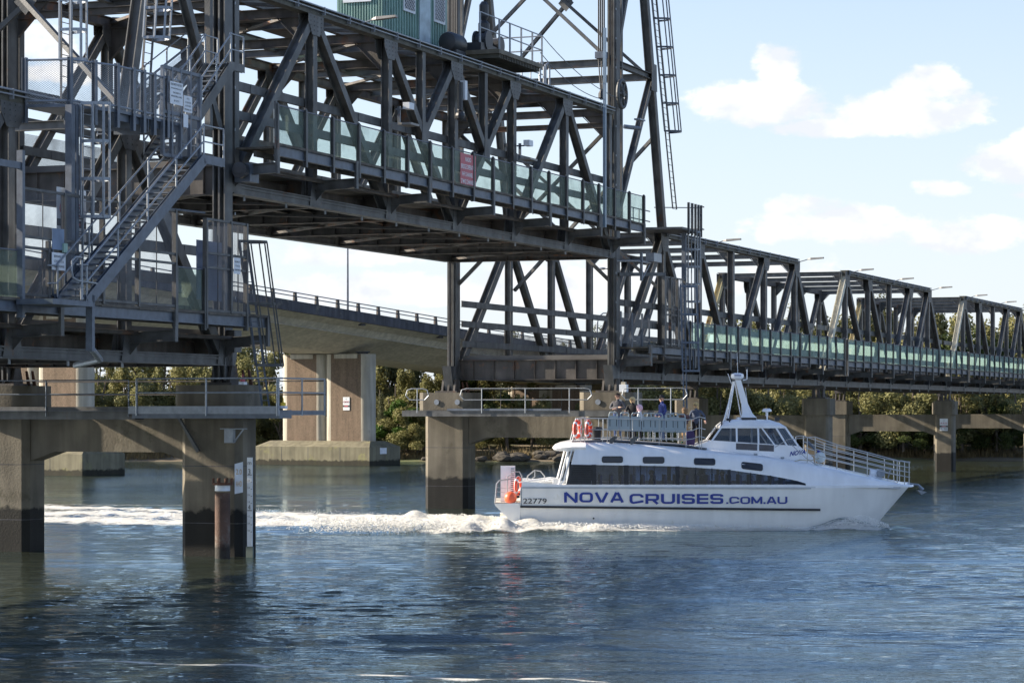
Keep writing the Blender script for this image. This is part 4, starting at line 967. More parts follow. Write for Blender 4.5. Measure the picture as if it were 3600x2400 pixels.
board('load_notice', 'tall white notice hung behind the mesh about load limits', -11.9, -11.1, FT + .35, 7.95, 9.0, SIGNW, [('NO ROCK', .07, .6, .80), ('THROWING FROM', .07, .8, .66), ('THIS BRIDGE', .07, .7, .52), ('PENALTIES', .06, .6, .25), ('APPLY', .06, .4, .12)])
board('yellow_plate', 'small yellow plate above the tall white notice behind the mesh', -11.75, -11.35, FT + .35, 9.05, 9.3, SIGNY, [])
board('security_notice', 'large white security notice on the upper gate, left one', -7.5, -6.72, -2.09, 13.55, 14.2, SIGNW, [('SECURITY NOTICE', .06, .85, .84), ('AUTHORISED PERSONNEL ONLY', .035, .85, .68), ('THIS AREA IS', .05, .6, .48), ('MONITORED 24 HRS', .05, .8, .32), ('BY CCTV', .05, .4, .12)])
board('access_notice', 'white access notice on the upper gate door, middle one', -6.66, -6.15, -2.09, 13.4, 13.88, SIGNW, [('RTA', .05, .3, .78), ('ACCESS FOR', .045, .7, .55), ('AUTHORISED', .045, .7, .34), ('PERSONNEL ONLY', .045, .85, .12)])
board('small_plate', 'small blank pale plate low on the upper gate door', -6.68, -6.40, -2.09, 12.95, 13.33, SIGNW, [])
board('cage_notice', 'small grey notice on the mesh cage beside the leaning ladder', -2.8, -2.35, FT - .1, 8.95 - .1, 9.35, SIGNW, [('BEWARE OF', .05, .7, .70), ('CYCLISTS &', .05, .7, .45), ('PEDESTRIANS', .05, .8, .2)])
rb_, org_, rt_, W_ = board('radio_notice', 'red notice with white lettering on the raised footway fence', bpt(1618, 600, FT - .06)[0], bpt(1672, 600, FT - .06)[0], FT - .06, 13.12, 14.32, SIGNR,
      [('RADIO', .16, .36, .76), ('BRIDGE OPERATOR', .17, .92, .52), ('VHF CHANNEL 13', .16, .84, .29), ('27 MHZ CHANNEL 88', .16, .94, .06)], tm=SIGNW)
board('pile_cap_plate', 'small blank white plate on the side of the viaduct pile cap', 0, .01, 0, 0, .01, SIGNW, []) if False else None
# ------------------------------------------------------------------ concrete viaduct
VO = Vector((-11.7, 210.0, 0)); VV = Vector((.5, .8660254, 0)); VC = Vector((-.8660254, .5, 0))
VM = Matrix(((VV.x, VC.x, 0, VO.x), (VV.y, VC.y, 0, VO.y), (0, 0, 1, 0), (0, 0, 0, 1)))
GR = -.060
va_ = thing('viaduct', 'long curved-soffit concrete road viaduct crossing behind the steel bridge', 'viaduct', (0, 4, 9), VM)
def vz(s): return GR * s + (0.0007 * (s - 40) ** 2 if s > 40 else 0)
SS = [-75 + 5 * i for i in range(48)]
def sweep(poly, m, name, smooth=False):
    rings = [[(s, c, z + vz(s)) for c, z in poly] for s in SS]
    return MB().loft(rings).build(name, m, va_, smooth, fixn=True)
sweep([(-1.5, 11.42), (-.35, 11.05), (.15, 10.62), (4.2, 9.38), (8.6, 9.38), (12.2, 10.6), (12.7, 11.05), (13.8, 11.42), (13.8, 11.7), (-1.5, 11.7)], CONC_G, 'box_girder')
sweep([(-1.78, 12.22), (-1.78, 11.40), (-1.51, 11.40), (-1.51, 12.22)], FASC, 'parapet')
sweep([(13.81, 12.22), (13.81, 11.40), (14.05, 11.40), (14.05, 12.22)], FASC, 'parapet')
sweep([(.14, 10.60), (.05, 10.52), (.25, 10.50), (.28, 10.57)], mat('drip_line', (.5, .47, .4), .8), 'drip_edge')
for c in (-1.65, 13.92):
    for h in (.62, .33): sweep([(c - .06, 12.22 + h), (c - .06, 12.22 + h + .07), (c + .06, 12.22 + h + .07), (c + .06, 12.22 + h)], GALV_D if c < 0 else STEEL, 'parapet_rail')
    s = -72; k = 0
    while s < 155:
        MB().prism([(s - .20, 12.2 + vz(s)), (s + .22, 12.2 + vz(s)), (s + .10, 12.92 + vz(s)), (s - .16, 12.92 + vz(s))], 'y', c - .08, c + .08).build('parapet_post', RUSTM if c > 0 else STEEL_R, va_); s += 2.95; k += 1
for s in (-3, 9, 22): MB().bb(s - .3, s + .3, -1.4, -1.1, 11.2 + vz(s), 11.42 + vz(s)).build('drain_outlet', FASC, va_)
def vpier(s, label, cap=True, zb=2.0):
    r = thing('viaduct_pier', label, 'viaduct pier', (s, 5.5, 0), VM, group='viaduct piers')
    top = 9.22 + vz(s)
    for c0 in (1.3, 5.75):
        c1 = c0 + 4.1
        MB().bb(s + 1.55, s + 3.15, c0 + .55, c1 - .55, zb, top - .02).build('aggregate_panel', AGG, r)
        for cc in (c0 + .55, c1 - .55):
            MB().lathe([(.80, zb - .02), (.80, top)], (s + 2.35, cc, 0), 28).build('round_end', CONC_L, r, True)
        MB().bb(s + 1.5, s + 3.2, c0 + .9, c1 - .9, top - .36, top + .003).build('pier_head', CONC_L, r)
        for cc in (c0 + .9, c1 - .9): MB().lathe([(.45, top), (.45, top + .1), (.62, top + .13), (.62, top + .24)], (s + 2.35, cc, 0), 16).build('bearing_pad', FASC, r)
    if cap:
        MB().loft([[(s + i, i2, z), (s + 4.7 - i, i2, z), (s + 4.7 - i, 11.5 - i2, z), (s, 11.5 - i2, z) if i == 0 else (s + i, 11.5 - i2, z)] for i, i2, z in ((0, 0, -2), (0, 0, zb - .48), (1.2, .7, zb))]).build('pile_cap', CONC_CAP, r)
        for c in (2.9, 6.1, 8.8): MB().bb(s - .006, s - .001, c - .02, c + .02, .3, zb - .5).build('joint_line', FASC, r)
    return r
vb_ = vpier(0, 'brown faced viaduct pier with pale rounded ends standing on a wide pile cap')
vpier(-36.5, 'brown faced viaduct pier half hidden behind the left portal beam')
vpier(38, 'brown faced viaduct pier seen under the main span behind the passengers', zb=1.2)
vpier(76, 'distant viaduct pier hidden in the mangroves', zb=1.2)
# sign and plate on that pier
sg = thing('danger_sign', 'small white and black danger board on the brown viaduct pier face', 'sign', (1.54, 3.6, 4.7), VM)
MB().bb(1.50, 1.53, 2.95, 3.6, 4.55, 5.65).build('plate', SIGNW, sg)
MB().bb(1.49, 1.499, 2.95, 3.6, 4.82, 4.98).build('black_band', SIGNK, sg); MB().bb(1.482, 1.489, 3.1, 3.45, 4.85, 4.95).build('oval', SIGNR, sg)
for c in (3.08, 3.27, 3.46): MB().torus((1.49, c, 5.25), .07, .012, 'x', 14, 5).build('ring', SIGNR, sg)
q = MB(); add_text(q, 'NO', .09, .16, (1.49, 3.27, 5.44), Vector((0, -1, 0)), Vector((0, 0, 1))); q.build('lettering', SIGNK, sg)
pl = MB().bb(1.6, 2.6, -.012, -.002, .95, 1.45)
single(pl, 'height_plate', 'blank white plate on the dark end of the wide pile cap', 'sign', SIGNW, (2.1, 0, 1.15), VM)
# lamp columns on the viaduct
def lampcol(s, c, h, arm, label):
    z = 11.7 + vz(s); r = thing('street_lamp', label, 'street lamp', (s, c, z), VM, group='viaduct street lamps')
    MB().tube([(s, c, z), (s, c, z + h * .8), (s - arm * .12, c, z + h * .93), (s - arm * .4, c, z + h), (s - arm, c, z + h + .06)] if arm else [(s, c, z), (s, c, z + h)], [.11, .085, .07, .06, .05] if arm else [.1, .05], 8).build('column', GALV_D, r, True)
    if arm: MB().ball((s - arm - .5, c, z + h + .02), .38, 10, .35).build('lamp_head', GALV, r, True)
lampcol(-5.0, -1.2, 8.4, 0, 'straight thin mast on the viaduct parapet left of the open gap')
lampcol(44.5, -1.0, 8.9, 5.2, 'taller hooked street lamp seen through the main tower gap')
lampcol(49.0, 5.0, 5.4, -3.2, 'lower hooked street lamp beside the tall one')
def _far_lamps(): pass
# ------------------------------------------------------------------ the passenger catamaran
BX, BY = 7.41, 101.5
BMX = Matrix.Translation((BX, BY, 0))
def P(px, py, yl=-2.7):
    """boat-frame point seen at a photograph pixel, yl metres across the boat"""
    Y = BY + yl; return ((px - 1800) * Y / FPX - BX, yl, CAM_H - (py - 1435) * Y / FPX)
def PX(px, yl=-2.7): return (px - 1800) * (BY + yl) / FPX - BX
def PZ_(py, yl=-2.7): return CAM_H - (py - 1435) * (BY + yl) / FPX
boat = thing('passenger_catamaran', 'white passenger catamaran with blue lettering cruising between the bridge piers', 'boat', (0, 0, 0), BMX)
def interp(x, xs, ys): return float(np.interp(x, xs, ys))
RX = [1985, 2012, 2150, 2400, 2512, 2650, 2757, 2846, 2936, 3070, 3170, 3199, 3212]
RZ = [3.36, 3.40, 3.42, 3.22, 3.06, 2.92, 2.77, 2.58, 2.38, 2.03, 1.78, 1.70, 1.655]
WTX = [1985, 2102, 2370, 2557, 2712, 2790, 2824, 2840, 3215]; WTZ = [2.55, 2.53, 2.48, 2.35, 2.11, 1.95, 1.86, 1.78, 1.70]
def hw(px): return interp(px, [1700, 2750, 2950, 3070, 3150, 3200, 3212], [2.70, 2.70, 2.62, 2.45, 2.2, 1.8, 1.2])
stn = [1988, 2000, 2030, 2079, 2102, 2140, 2202, 2252, 2300, 2340, 2382, 2446, 2503, 2557, 2600, 2639, 2675, 2708, 2745, 2780, 2805, 2833, 2870, 2936, 3000, 3070, 3120, 3160, 3190, 3204, 3212]
def section(px):
    w = hw(px); zr = interp(px, RX, RZ); zt = interp(px, WTX, WTZ); zb = 1.775 if px < 2833 else 1.74
    zt = max(zt, zb + .005)
    zr = max(zr, 1.70); zs1 = zt + (zr - zt) * .42; zs2 = zt + (zr - zt) * .80
    x = PX(px, -w)
    pts = [(w, 1.645), (w + .01, min(zb, zr - .03)), (w - .03, min(zt, zr - .02)), (w - .07, zs1), (w - .17, zs2), (w - .36, zt + (zr - zt) * .95), (w - .72, zr), (w * .4, zr + .07), (0, zr + .09)]
    full = [(x, -a, b) for a, b in pts] + [(x, a, b) for a, b in pts[-2::-1]]
    return full
secs = [section(p) for p in stn]
# raked after edge of the cabin
secs[0] = [(v[0] + (v[2] - 1.65) * .24, v[1], v[2]) for v in secs[0]]
secs[1] = [(v[0] + (v[2] - 1.65) * .18, v[1], v[2]) for v in secs[1]]
secs[2] = [(v[0] + (v[2] - 1.65) * .10, v[1], v[2]) for v in secs[2]]
NS = len(secs[0]); shell, win, vent = MB(), MB(), MB()
allv = [v for s in secs for v in s]
sf_, wf_, vf_ = [], [], []
for i in range(len(secs) - 1):
    for k in range(NS - 1):
        f = (i * NS + k, (i + 1) * NS + k, (i + 1) * NS + k + 1, i * NS + k + 1)
        side = k == 1 or k == NS - 3
        if side and stn[i] < 2079: vf_.append(f)
        elif side and stn[i] < 2833: wf_.append(f)
        else: sf_.append(f)
shell.add(allv, sf_); 
n_ = len(secs) - 1; shell.f.append(tuple(n_ * NS + k for k in range(NS)))
shell.mi.append(0)
shell.build('superstructure', WHITE, boat, True)
def strip(fs_, name, m_):
    for sd in (0, 1):
        ff = [f for f in fs_ if (allv[f[0]][1] > 0) == bool(sd)]; ids = sorted({i for f in ff for i in f}); mp_ = {k: i for i, k in enumerate(ids)}
        MB().add([allv[i] for i in ids], [tuple(mp_[i] for i in f) for f in ff]).build(name, m_, boat)
strip(wf_, 'saloon_window', TINT); strip(vf_, 'louvre_backing', DARKP)
for sgn in (-1, 1):
    m = MB()
    for i in range(9):
        z = 1.83 + i * .083; m.bar((PX(1998) + (z - 1.65) * .22, sgn * 2.72, z), (PX(2078), sgn * 2.72, z), .02, .05)
    m.build('louvre_slat', RUB, boat)
    for px, w in ((2088, .18), (2202, .18), (2252, .045), (2300, .03), (2382, .16), (2446, .04), (2503, .04), (2563, .12), (2639, .04), (2708, .05)):
        zt = interp(px, WTX, WTZ); MB().bb(PX(px) - w / 2, PX(px) + w / 2, sgn * 2.695 - .02, sgn * 2.695 + .02, 1.77, zt + .01).build('window_pillar', RUB, boat)
    # little upper windows
    for (xa, xb, ya, yb, tl) in ((2117, 2189, 1604, 1625, 0), (2261, 2335, 1606, 1627, 0), (2441, 2514, 1611, 1633, 2), (2608, 2681, 1627, 1650, 8)):
        x0, x1 = PX(xa), PX(xb); z1, z0 = PZ_(ya), PZ_(yb); dt = -tl / 91.1; r = .07
        pts = []
        for cx, cz, a0 in ((x1 - r, z1 - r, 0), (x0 + r, z1 - r, 90), (x0 + r, z0 + r, 180), (x1 - r, z0 + r, 270)):
            for q in range(5):
                a = R(a0 + q * 22.5); pts.append((cx + r * math.cos(a), cz + r * math.sin(a)))
        pts = [(x, z + dt * ((x - (x0 + x1) / 2) / (x1 - x0))) for x, z in pts]
        zc_ = (z0 + z1) / 2; cpx = (xa + xb) / 2; zt = interp(cpx, WTX, WTZ); zr = interp(cpx, RX, RZ)
        def yy(z):
            zs1 = zt + (zr - zt) * .42; zs2 = zt + (zr - zt) * .80
            return interp(z, [zt, zs1, zs2, zr], [2.67, 2.63, 2.53, 2.3])
        MB().add([(x, sgn * (yy(z) + .022), z) for x, z in pts], [tuple(range(len(pts)))]).build('upper_window', mat('dark_pane', (.02, .022, .03), .08, 0, .1, 2), boat)
        MB().tube([(x, sgn * (yy(z) + .018), z) for x, z in pts], .014, 5, closed=True).build('window_seal', RUB, boat)
# roof tail over the after deck
tail = []
for px, za, zb_, w in ((1948, 3.09, 3.13, 2.35), (1956, 3.07, 3.22, 2.45), (1975, 3.06, 3.31, 2.56), (2012, 3.05, 3.39, 2.62), (2060, 3.03, 3.40, 2.62)):
    x = PX(px); c = .08
    tail.append([(x, -w + .1, za), (x, -w, (za + zb_) / 2), (x, -w + .12, zb_ - .06), (x, -w + .38, zb_), (x, 0, zb_ + c), (x, w - .38, zb_), (x, w - .12, zb_ - .06), (x, w, (za + zb_) / 2), (x, w - .1, za), (x, 0, za)])
MB().loft(tail).build('roof_overhang', WHITE, boat, True, fixn=True)
MB().bb(PX(2000), PX(2003), -2.5, 2.5, 1.5, 3.05).build('after_bulkhead', mat('bulkhead_grey', (.28, .30, .33), .5), boat)
for y in (-2.55, 2.55):
    MB().tube([(PX(1996), y, 3.06), (PX(1966), y, 1.80), (PX(1960), y, 1.72)], .035, 8).build('after_strut', WHITE, boat)
    MB().tube([(PX(2010), y, 3.06), (PX(1984), y, 1.95), (PX(1972), y, 1.76), (PX(1900), y, 1.74)], .035, 8).build('after_strut', WHITE, boat)
# hulls
def xstem(z): return interp(z, [-.8, .3, 1.65], [PX(3045, -1.86), PX(3088, -1.86), PX(3194, -1.86)])
def hull(sgn):
    zs = [1.65, 1.30, .98, .90, .55, .2, -.2, -.7]; yo = [2.68, 2.68, 2.67, 2.66, 2.60, 2.54, 2.42, 2.0]; yi = [1.05, 1.05, 1.05, 1.05, 1.08, 1.12, 1.2, 1.7]
    rings = []
    for i in range(34):
        s = i / 33; s = 1 - (1 - s) ** 1.5
        ring_o, ring_i = [], []
        t = max(0, (s - .80) / .20); e = (1 - t) ** .75 if t < 1 else 0
        for z, a, b in zip(zs, yo, yi):
            x = PX(1829) + s * (xstem(z) - PX(1829)); c = 1.86; fl = (1 - e)
            ring_o.append((x, sgn * -(c + (a - c) * e + (.10 * fl if z > 1 else 0) * (1 - t)), z)); ring_i.append((x, sgn * -(c + (b - c) * e), z))
        rings.append(ring_o + ring_i[::-1])
    return MB().loft(rings).build('hull', HULLW, boat, True, fixn=True)
hull(1); hull(-1)
MB().loft([[(x, -w, .95), (x, w, .95), (x, w, 1.643), (x, -w, 1.643)] for x, w in ((PX(1831), 1.2), (PX(2900), 1.2), (PX(3040), 1.25))]).build('bridge_deck', HULLW, boat)
MB().loft([[(PX(a), -w, z0), (PX(a), w, z0), (PX(a), w, 1.642), (PX(a), -w, 1.642)] for a, w, z0 in ((3000, 1.9, 1.40), (3140, 1.8, 1.50), (3206, 1.2, 1.61))]).build('bow_underside', HULLW, boat)
for sgn in (-1, 1):
    y = sgn * 2.70
    MB().bar((PX(1829), y, .925), (PX(2884), y, .80), .05, .085).build('rubbing_strake', RUB, boat)
    MB().bar((PX(1832), y, 1.655), (PX(2830), y, 1.635), .03, .075).build('gunwale_strip', mat('alloy_strip', (.42, .44, .46), .4, .3, .1, 3), boat)
    MB().bar((PX(2830), y, 1.635), (PX(3165, -2.15), sgn * 2.15, 1.63), .03, .075).build('gunwale_strip', MATS['alloy_strip'], boat)
    MB().bb(PX(1832), PX(1834), min(y, y * .99), max(y, y * .99), .93, 1.62).build('corner_post', GALV_D, boat)
    # after bulwark
    MB().prism([(PX(1834), 1.60), (PX(2000), 1.60), (PX(2000), 1.80), (PX(1984), 1.76), (PX(1845), 1.885), (PX(1834), 1.87)], 'y', sgn * 2.66 - .04, sgn * 2.66 + .04).build('bulwark', WHITE, boat)
    # stern steps
    MB().prism([(PX(1738), 1.03), (PX(1742), .95), (PX(1800), .30), (PX(1828), .02), (PX(1829), 1.06)], 'y', sgn * 1.9 - .78, sgn * 1.9 + .78).build('stern_step', HULLW, boat)
    MB().bb(PX(1756), PX(1800), sgn * 1.9 - .3, sgn * 1.9 + .3, -.2, .50).build('drive_leg', HULLW, boat)
for px, z in ((1873, .45), (2087, .47)): MB().lathe([(.035, -.02), (.035, .01)], (PX(px), -2.645, z), 10, 'y').build('vent_hole', RUB, boat)
MB().bb(PX(1844), PX(1859), -2.66, -2.50, .18, .23).build('exhaust', RUB, boat)
MB().bb(PX(1738), PX(1830), -2.62, 2.62, 1.03, 1.08).build('swim_platform', mat('worn_platform', (.42, .40, .35), .8, 0, .3, 5), boat)
MB().bb(PX(1831), PX(1998), -2.6, 2.6, 1.36, 1.40).build('after_deck', DECKP, boat)
MB().bb(PX(1998), PX(2840), -2.5, 2.5, 1.18, 1.22).build('saloon_floor', DECKP, boat)
# lettering
q = MB(); RB, UB = Vector((1, 0, 0)), Vector((0, 0, 1))
def side_text(mb, t, xa, xb, ybase, h, y=-2.712, slant=0, bold=.02):
    for k in (-2, -1, 0, 1, 2): add_text(mb, t, h, PX(xb, y) - PX(xa, y) - 2 * bold, (PX((xa + xb) / 2, y) + k * bold / 2, y - .0012 * k, PZ_(ybase, y)), RB, UB, bold=0, slant=slant)
sans_text(q, 'NOVA', PX(1983), PX(2193), PZ_(1765), -2.712, .385); sans_text(q, 'CRUISES', PX(2213), PX(2543), PZ_(1770), -2.712, .385)
sans_text(q, '.COM.AU', PX(2553), PX(2768), PZ_(1770), -2.712, .275, gap=.14)
q.build('name_lettering', NAVY, boat)
q = MB(); side_text(q, '22779', 1839, 1922, 1769, .20, bold=.003); q.build('registration', BLACK, boat)
# saloon interior: seats
for px in range(2110, 2780, 38):
    sb = MB().bb(PX(px), PX(px) + .09, -2.3, -.6, 1.55, 2.12).bb(PX(px), PX(px) + .42, -2.3, -.6, 1.5, 1.6); 
    if px == 2110: s0_ = sb.build('saloon_seat', mat('seat_blue', (.05, .07, .16), .8), boat)
    else: rep(s0_, [(PX(px) - PX(2110), 0, 0)])
# top deck and its rails
MB().loft([[(PX(p), -2.05, z), (PX(p), 2.05, z), (PX(p), 2.05, z + .05), (PX(p), -2.05, z + .05)] for p, z in ((2012, 3.40), (2150, 3.45), (2400, 3.27), (2490, 3.12))]).build('top_deck', DECKP, boat)
DZ = lambda px: interp(px, [2012, 2150, 2400, 2490], [3.45, 3.49, 3.32, 3.17])
for sgn in (-1, 1):
    y = sgn * 2.2
    for py, n in ((1472, 0), (1511, 1), (1541, 2)):
        pts = [(PX(2035), y, PZ_(py - 2, -2.2)), (PX(2140), y, PZ_(py - 1, -2.2)), (PX(2415), y, PZ_(py + 4, -2.2)), (PX(2438), y, PZ_(py + 1, -2.2)), (PX(2462), y, PZ_(py - 8, -2.2)), (PX(2484), y * .93, PZ_(py - 2, -2.2))]
        MB().tube(pts, .016, 6).build('deck_rail', STAIN, boat)
    for px in (2043, 2057, 2120, 2137, 2226, 2320, 2415, 2462, 2470): MB().tube([(PX(px), y, DZ(px) - .12), (PX(px), y, PZ_(1472, -2.2))], .015, 6).build('rail_post', STAIN, boat)
for px in (2148, 2222):
    MB().prism([(PX(px) - .05, 3.22), (PX(px) + .28, 3.62), (PX(px) + .10, 3.62), (PX(px) - .05, 3.50)], 'y', -2.36, -2.30).build('seat_bracket', STEEL, boat)
for y in (-1.6, 1.6): MB().tube([(PX(2012), y, 3.3), (PX(2035), y, 4.3), (PX(2062), y, 4.35), (PX(2072), y, 4.2)], .03, 6).build('stair_rail', STAIN, boat)
# wheelhouse
wh = MB()
def ring_w(py_px, w): return None
body = [(2425, 1590), (2442, 1567), (2500, 1547), (2587, 1553), (2810, 1567), (2858, 1607), (2862, 1640), (2425, 1640)]
def xz(l, y=-1.4): return [(PX(a, y), PZ_(b, y)) for a, b in l]
b2 = xz(body)
MB().loft([[(x, y, z) for x, z in b2] for y in (-1.5, -1.4, 1.4, 1.5)] if False else [[(x, -1.48, z) for x, z in b2], [(x, 1.48, z) for x, z in b2]]).build('wheelhouse_body', WHITE, boat, fixn=True)
rf = xz([(2530, 1500), (2545, 1488), (2560, 1480), (2640, 1476), (2712, 1480), (2745, 1490), (2764, 1501)], -1.25)
rr_ = []
for f, y in ((.86, -1.36), (1, -1.22), (1.0, -.6), (1.0, .6), (1, 1.22), (.86, 1.36)):
    mz = rf[0][1]; top_ = [(x, y, mz + (z - mz) * (f if abs(y) > 1.3 else 1) * (.25 if abs(y) > 1.3 else 1) + (.05 if abs(y) < 1 else 0)) for x, z in rf]
    rr_.append(top_ + [(rf[-1][0], y, mz - .05), (rf[0][0], y, mz - .05)])
MB().loft(rr_).build('wheelhouse_roof', WHITE, boat, True, fixn=True)
for sgn in (-1, 1):
    yb, yt = sgn * 1.47, sgn * 1.30
    def W(a, b): z = PZ_(b, -1.4); f = (z - PZ_(1560, -1.4)) / (PZ_(1500, -1.4) - PZ_(1560, -1.4)); return (PX(a, -1.4), yb + (yt - yb) * max(0, min(1, f)), z)
    for a, b, w in (((2503, 1548), (2538, 1500), .07), ((2590, 1553), (2590, 1500), .07), ((2666, 1560), (2666, 1500), .07), ((2722, 1563), (2676, 1500), .05), ((2766, 1566), (2727, 1500), .07), ((2806, 1568), (2760, 1500), .07)):
        MB().bar(W(*a), W(*b), .05, w, (1, 0, 0)).build('window_frame', WHITE, boat)
    gl = MB()
    for pl_ in (((2505, 1548), (2588, 1552), (2588, 1501), (2539, 1501)), ((2592, 1553), (2664, 1558), (2664, 1501), (2592, 1501)), ((2668, 1560), (2720, 1563), (2672, 1501), (2668, 1501)), ((2726, 1563), (2764, 1566), (2726, 1501), (2680, 1501)), ((2768, 1566), (2804, 1568), (2759, 1501), (2730, 1501))):
        gl.add([Vector(W(*c)) + Vector((0, sgn * .0, 0)) for c in pl_], [(0, 1, 2, 3)])
    gl.build('side_glass', CLEAR, boat)
    for pl_ in (((2587, 1557), (2662, 1560), (2661, 1583), (2587, 1579)), ((2668, 1561), (2720, 1564), (2720, 1586), (2668, 1584))):
        MB().add([(PX(a, -1.4), sgn * 1.495, PZ_(b, -1.4)) for a, b in pl_], [(0, 1, 2, 3)]).build('lower_window', mat('lower_pane', (.035, .045, .07), .08, 0, .3, 3), boat)
xf0, xf1, zf0, zf1 = PX(2806, -1.4), PX(2760, -1.4), PZ_(1568, -1.4), PZ_(1500, -1.4)
MB().add([(xf0, -1.44, zf0), (xf0, 1.44, zf0), (xf1, 1.28, zf1), (xf1, -1.28, zf1)], [(0, 1, 2, 3)]).build('windscreen', CLEAR, boat)
xr0, xr1, zr0 = PX(2503, -1.4), PX(2538, -1.4), PZ_(1548, -1.4)
MB().add([(xr0, -1.44, zr0), (xr0, 1.44, zr0), (xr1, 1.28, zf1), (xr1, -1.28, zf1)], [(0, 1, 2, 3)]).build('rear_glass', CLEAR, boat)
for y in (-.5, .5): MB().bar((xf0, y, zf0), (xf1, y * .9, zf1), .06, .06, (1, 0, 0)).build('window_frame', WHITE, boat)
q = MB(); add_text(q, 'NOVA', .17, PX(2832, -1.5) - PX(2776, -1.5), (PX(2804, -1.5), -1.497, PZ_(1598, -1.5)), Vector((1, 0, .16)), Vector((0.1, 0, 1)), slant=.2, bold=.03); q.build('bow_lettering', NAVY, boat)
# mast, radar and aerials
mq = MB(); mb0, mt0 = (PX(2630, 0), PZ_(1466, 0)), (PX(2594, 0), PZ_(1335, 0))
mr_ = []
for f, w, d in ((0, .30, .26), (.10, .20, .2), (.35, .13, .14), (1, .11, .12)):
    x, z = mb0[0] + (mt0[0] - mb0[0]) * f, mb0[1] + (mt0[1] - mb0[1]) * f; mr_.append([(x - w, -d, z), (x + w, -d, z), (x + w, d, z), (x - w, d, z)])
mq.loft(mr_); mq.bb(mb0[0] - .45, mb0[0] + .3, -.35, .35, mb0[1] - .16, mb0[1]); mq.build('mast', WHITE, boat)
rdm = MB().lathe([(.17, 0), (.245, .05), (.26, .13), (.24, .21), (.12, .25)], (PX(2592, 0), 0, PZ_(1333, 0)), 22).build('radar_dome', WHITE, boat, True)
MB().bb(PX(2580, 0), PX(2604, 0), -.262, -.255, PZ_(1321, 0), PZ_(1318, 0)).build('radar_strip', NAVY, rdm)
for a, b, r in (((2583, 1340, 0), (2542, 1486, -.9), .025), ((2583, 1340, 0), (2560, 1472, -.5), .022), ((2578, 1340, 0), (2553, 1480, .6), .022), ((2583, 1340, 0), (2604, 1462, .4), .02), ((2577, 1342, 0), (2547, 1480, .9), .02), ((2559, 1313, .4), (2572, 1350, .4), .012)):
    MB().tube([P(a[0], a[1], a[2]), P(b[0], b[1], b[2])], r, 6).build('mast_stay', WHITE, boat)
MB().tube([P(2594, 1316, 0), P(2591, 1240, 0)], .010, 5).build('whip_aerial', WHITE, boat)
MB().tube([P(2632, 1450, .6), P(2620, 1362, .6)], .010, 5).build('whip_aerial', WHITE, boat)
MB().tube([P(2612, 1336, 0), P(2626, 1333, 0), P(2626, 1294, 0)], .022, 6).build('light_post', WHITE, boat); MB().bb(P(2621, 1, 0)[0], P(2631, 1, 0)[0], -.05, .05, PZ_(1297, 0), PZ_(1289, 0)).build('mast_light', DARKP, boat)
MB().lathe([(.05, 0), (.05, .16), (.19, .18), (.19, .24), (.12, .30)], (PX(2696, -.3), -.3, PZ_(1462, -.3)), 16).build('satellite_dome', WHITE, boat, True)
MB().tube([P(2697, 1478, -.3), P(2697, 1460, -.3)], .03, 6).build('dome_stem', WHITE, boat)
MB().bb(PX(2607, -.8), PX(2657, -.8), -1.0, -.5, PZ_(1478, -.8), PZ_(1467, -.8)).build('roof_hatch', DARKP, boat)
MB().bb(PX(2724, -.8), PX(2740, -.8), -.9, -.7, PZ_(1480, -.8), PZ_(1466, -.8)).build('searchlight', DARKP, boat)
for px in (2558, 2566): MB().ball(P(px, 1474, -1.0), .06, 8).build('horn', DARKP, boat)
for px in (2535, 2562): MB().bb(PX(px, -1.2), PX(px, -1.2) + .05, -1.25, -1.18, PZ_(1500, -1.2), PZ_(1478, -1.2)).build('roof_fitting', DARKP, boat)
# bow rails, both sides
def ybow(px): return interp(px, [2820, 2942, 3049, 3154, 3200], [2.0, 2.0, 1.95, 1.7, 1.2])
for sgn in (-1, 1):
    topz = lambda px: 4.71 - (interp(px, [2835, 2862, 2942, 3049, 3154, 3197], [1538, 1534, 1562, 1589, 1618, 1627]) - 1435) * 99.6 / FPX
    dk = lambda px: interp(px, RX, RZ) + .02
    xs_ = [2838, 2850, 2866, 2905, 2942, 2995, 3049, 3100, 3154, 3190, 3199]
    for fr in (1.0, .78, .56, .34):
        pts = [(PX(p, -ybow(p)), sgn * ybow(p), dk(p) + (topz(p) - dk(p)) * fr) for p in xs_]
        if fr < 1: pts = pts[2:]
        MB().tube(pts, .018, 6).build('bow_rail', STAIN, boat)
    for p in (2838, 2866, 2942, 3049, 3154, 3180, 3196): MB().tube([(PX(p, -ybow(p)), sgn * ybow(p), dk(p) - .03), (PX(p, -ybow(p)), sgn * ybow(p), topz(p))], .02, 6).build('bow_rail_post', STAIN, boat)
    MB().tube([(PX(2838), sgn * 2.0, topz(2838)), (PX(2780), sgn * 1.7, PZ_(1545)), (PX(2737), sgn * 1.5, PZ_(1572))], .016, 6).build('bow_rail', STAIN, boat)
    MB().tube([(PX(2795), sgn * 1.55, PZ_(1565)), (PX(2840), sgn * 1.95, PZ_(1610)), (PX(2885), sgn * 2.1, PZ_(1640))], .016, 6).build('bow_rail', STAIN, boat)
MB().tube([(PX(3199, -1.2), -1.2, 2.62), (PX(3203, -1.2), 0, 2.60), (PX(3199, -1.2), 1.2, 2.62)], .018, 6).build('bow_rail', STAIN, boat)
MB().tube([P(2840, 1552, -1.3), P(2866, 1580, -1.0)], .05, 8).build('rolled_cover', GALV_D, boat)
MB().tube([P(3058, 1662, -.3), P(3095, 1664, -.3)], .17, 12).build('anchor_windlass', WHITE, boat)
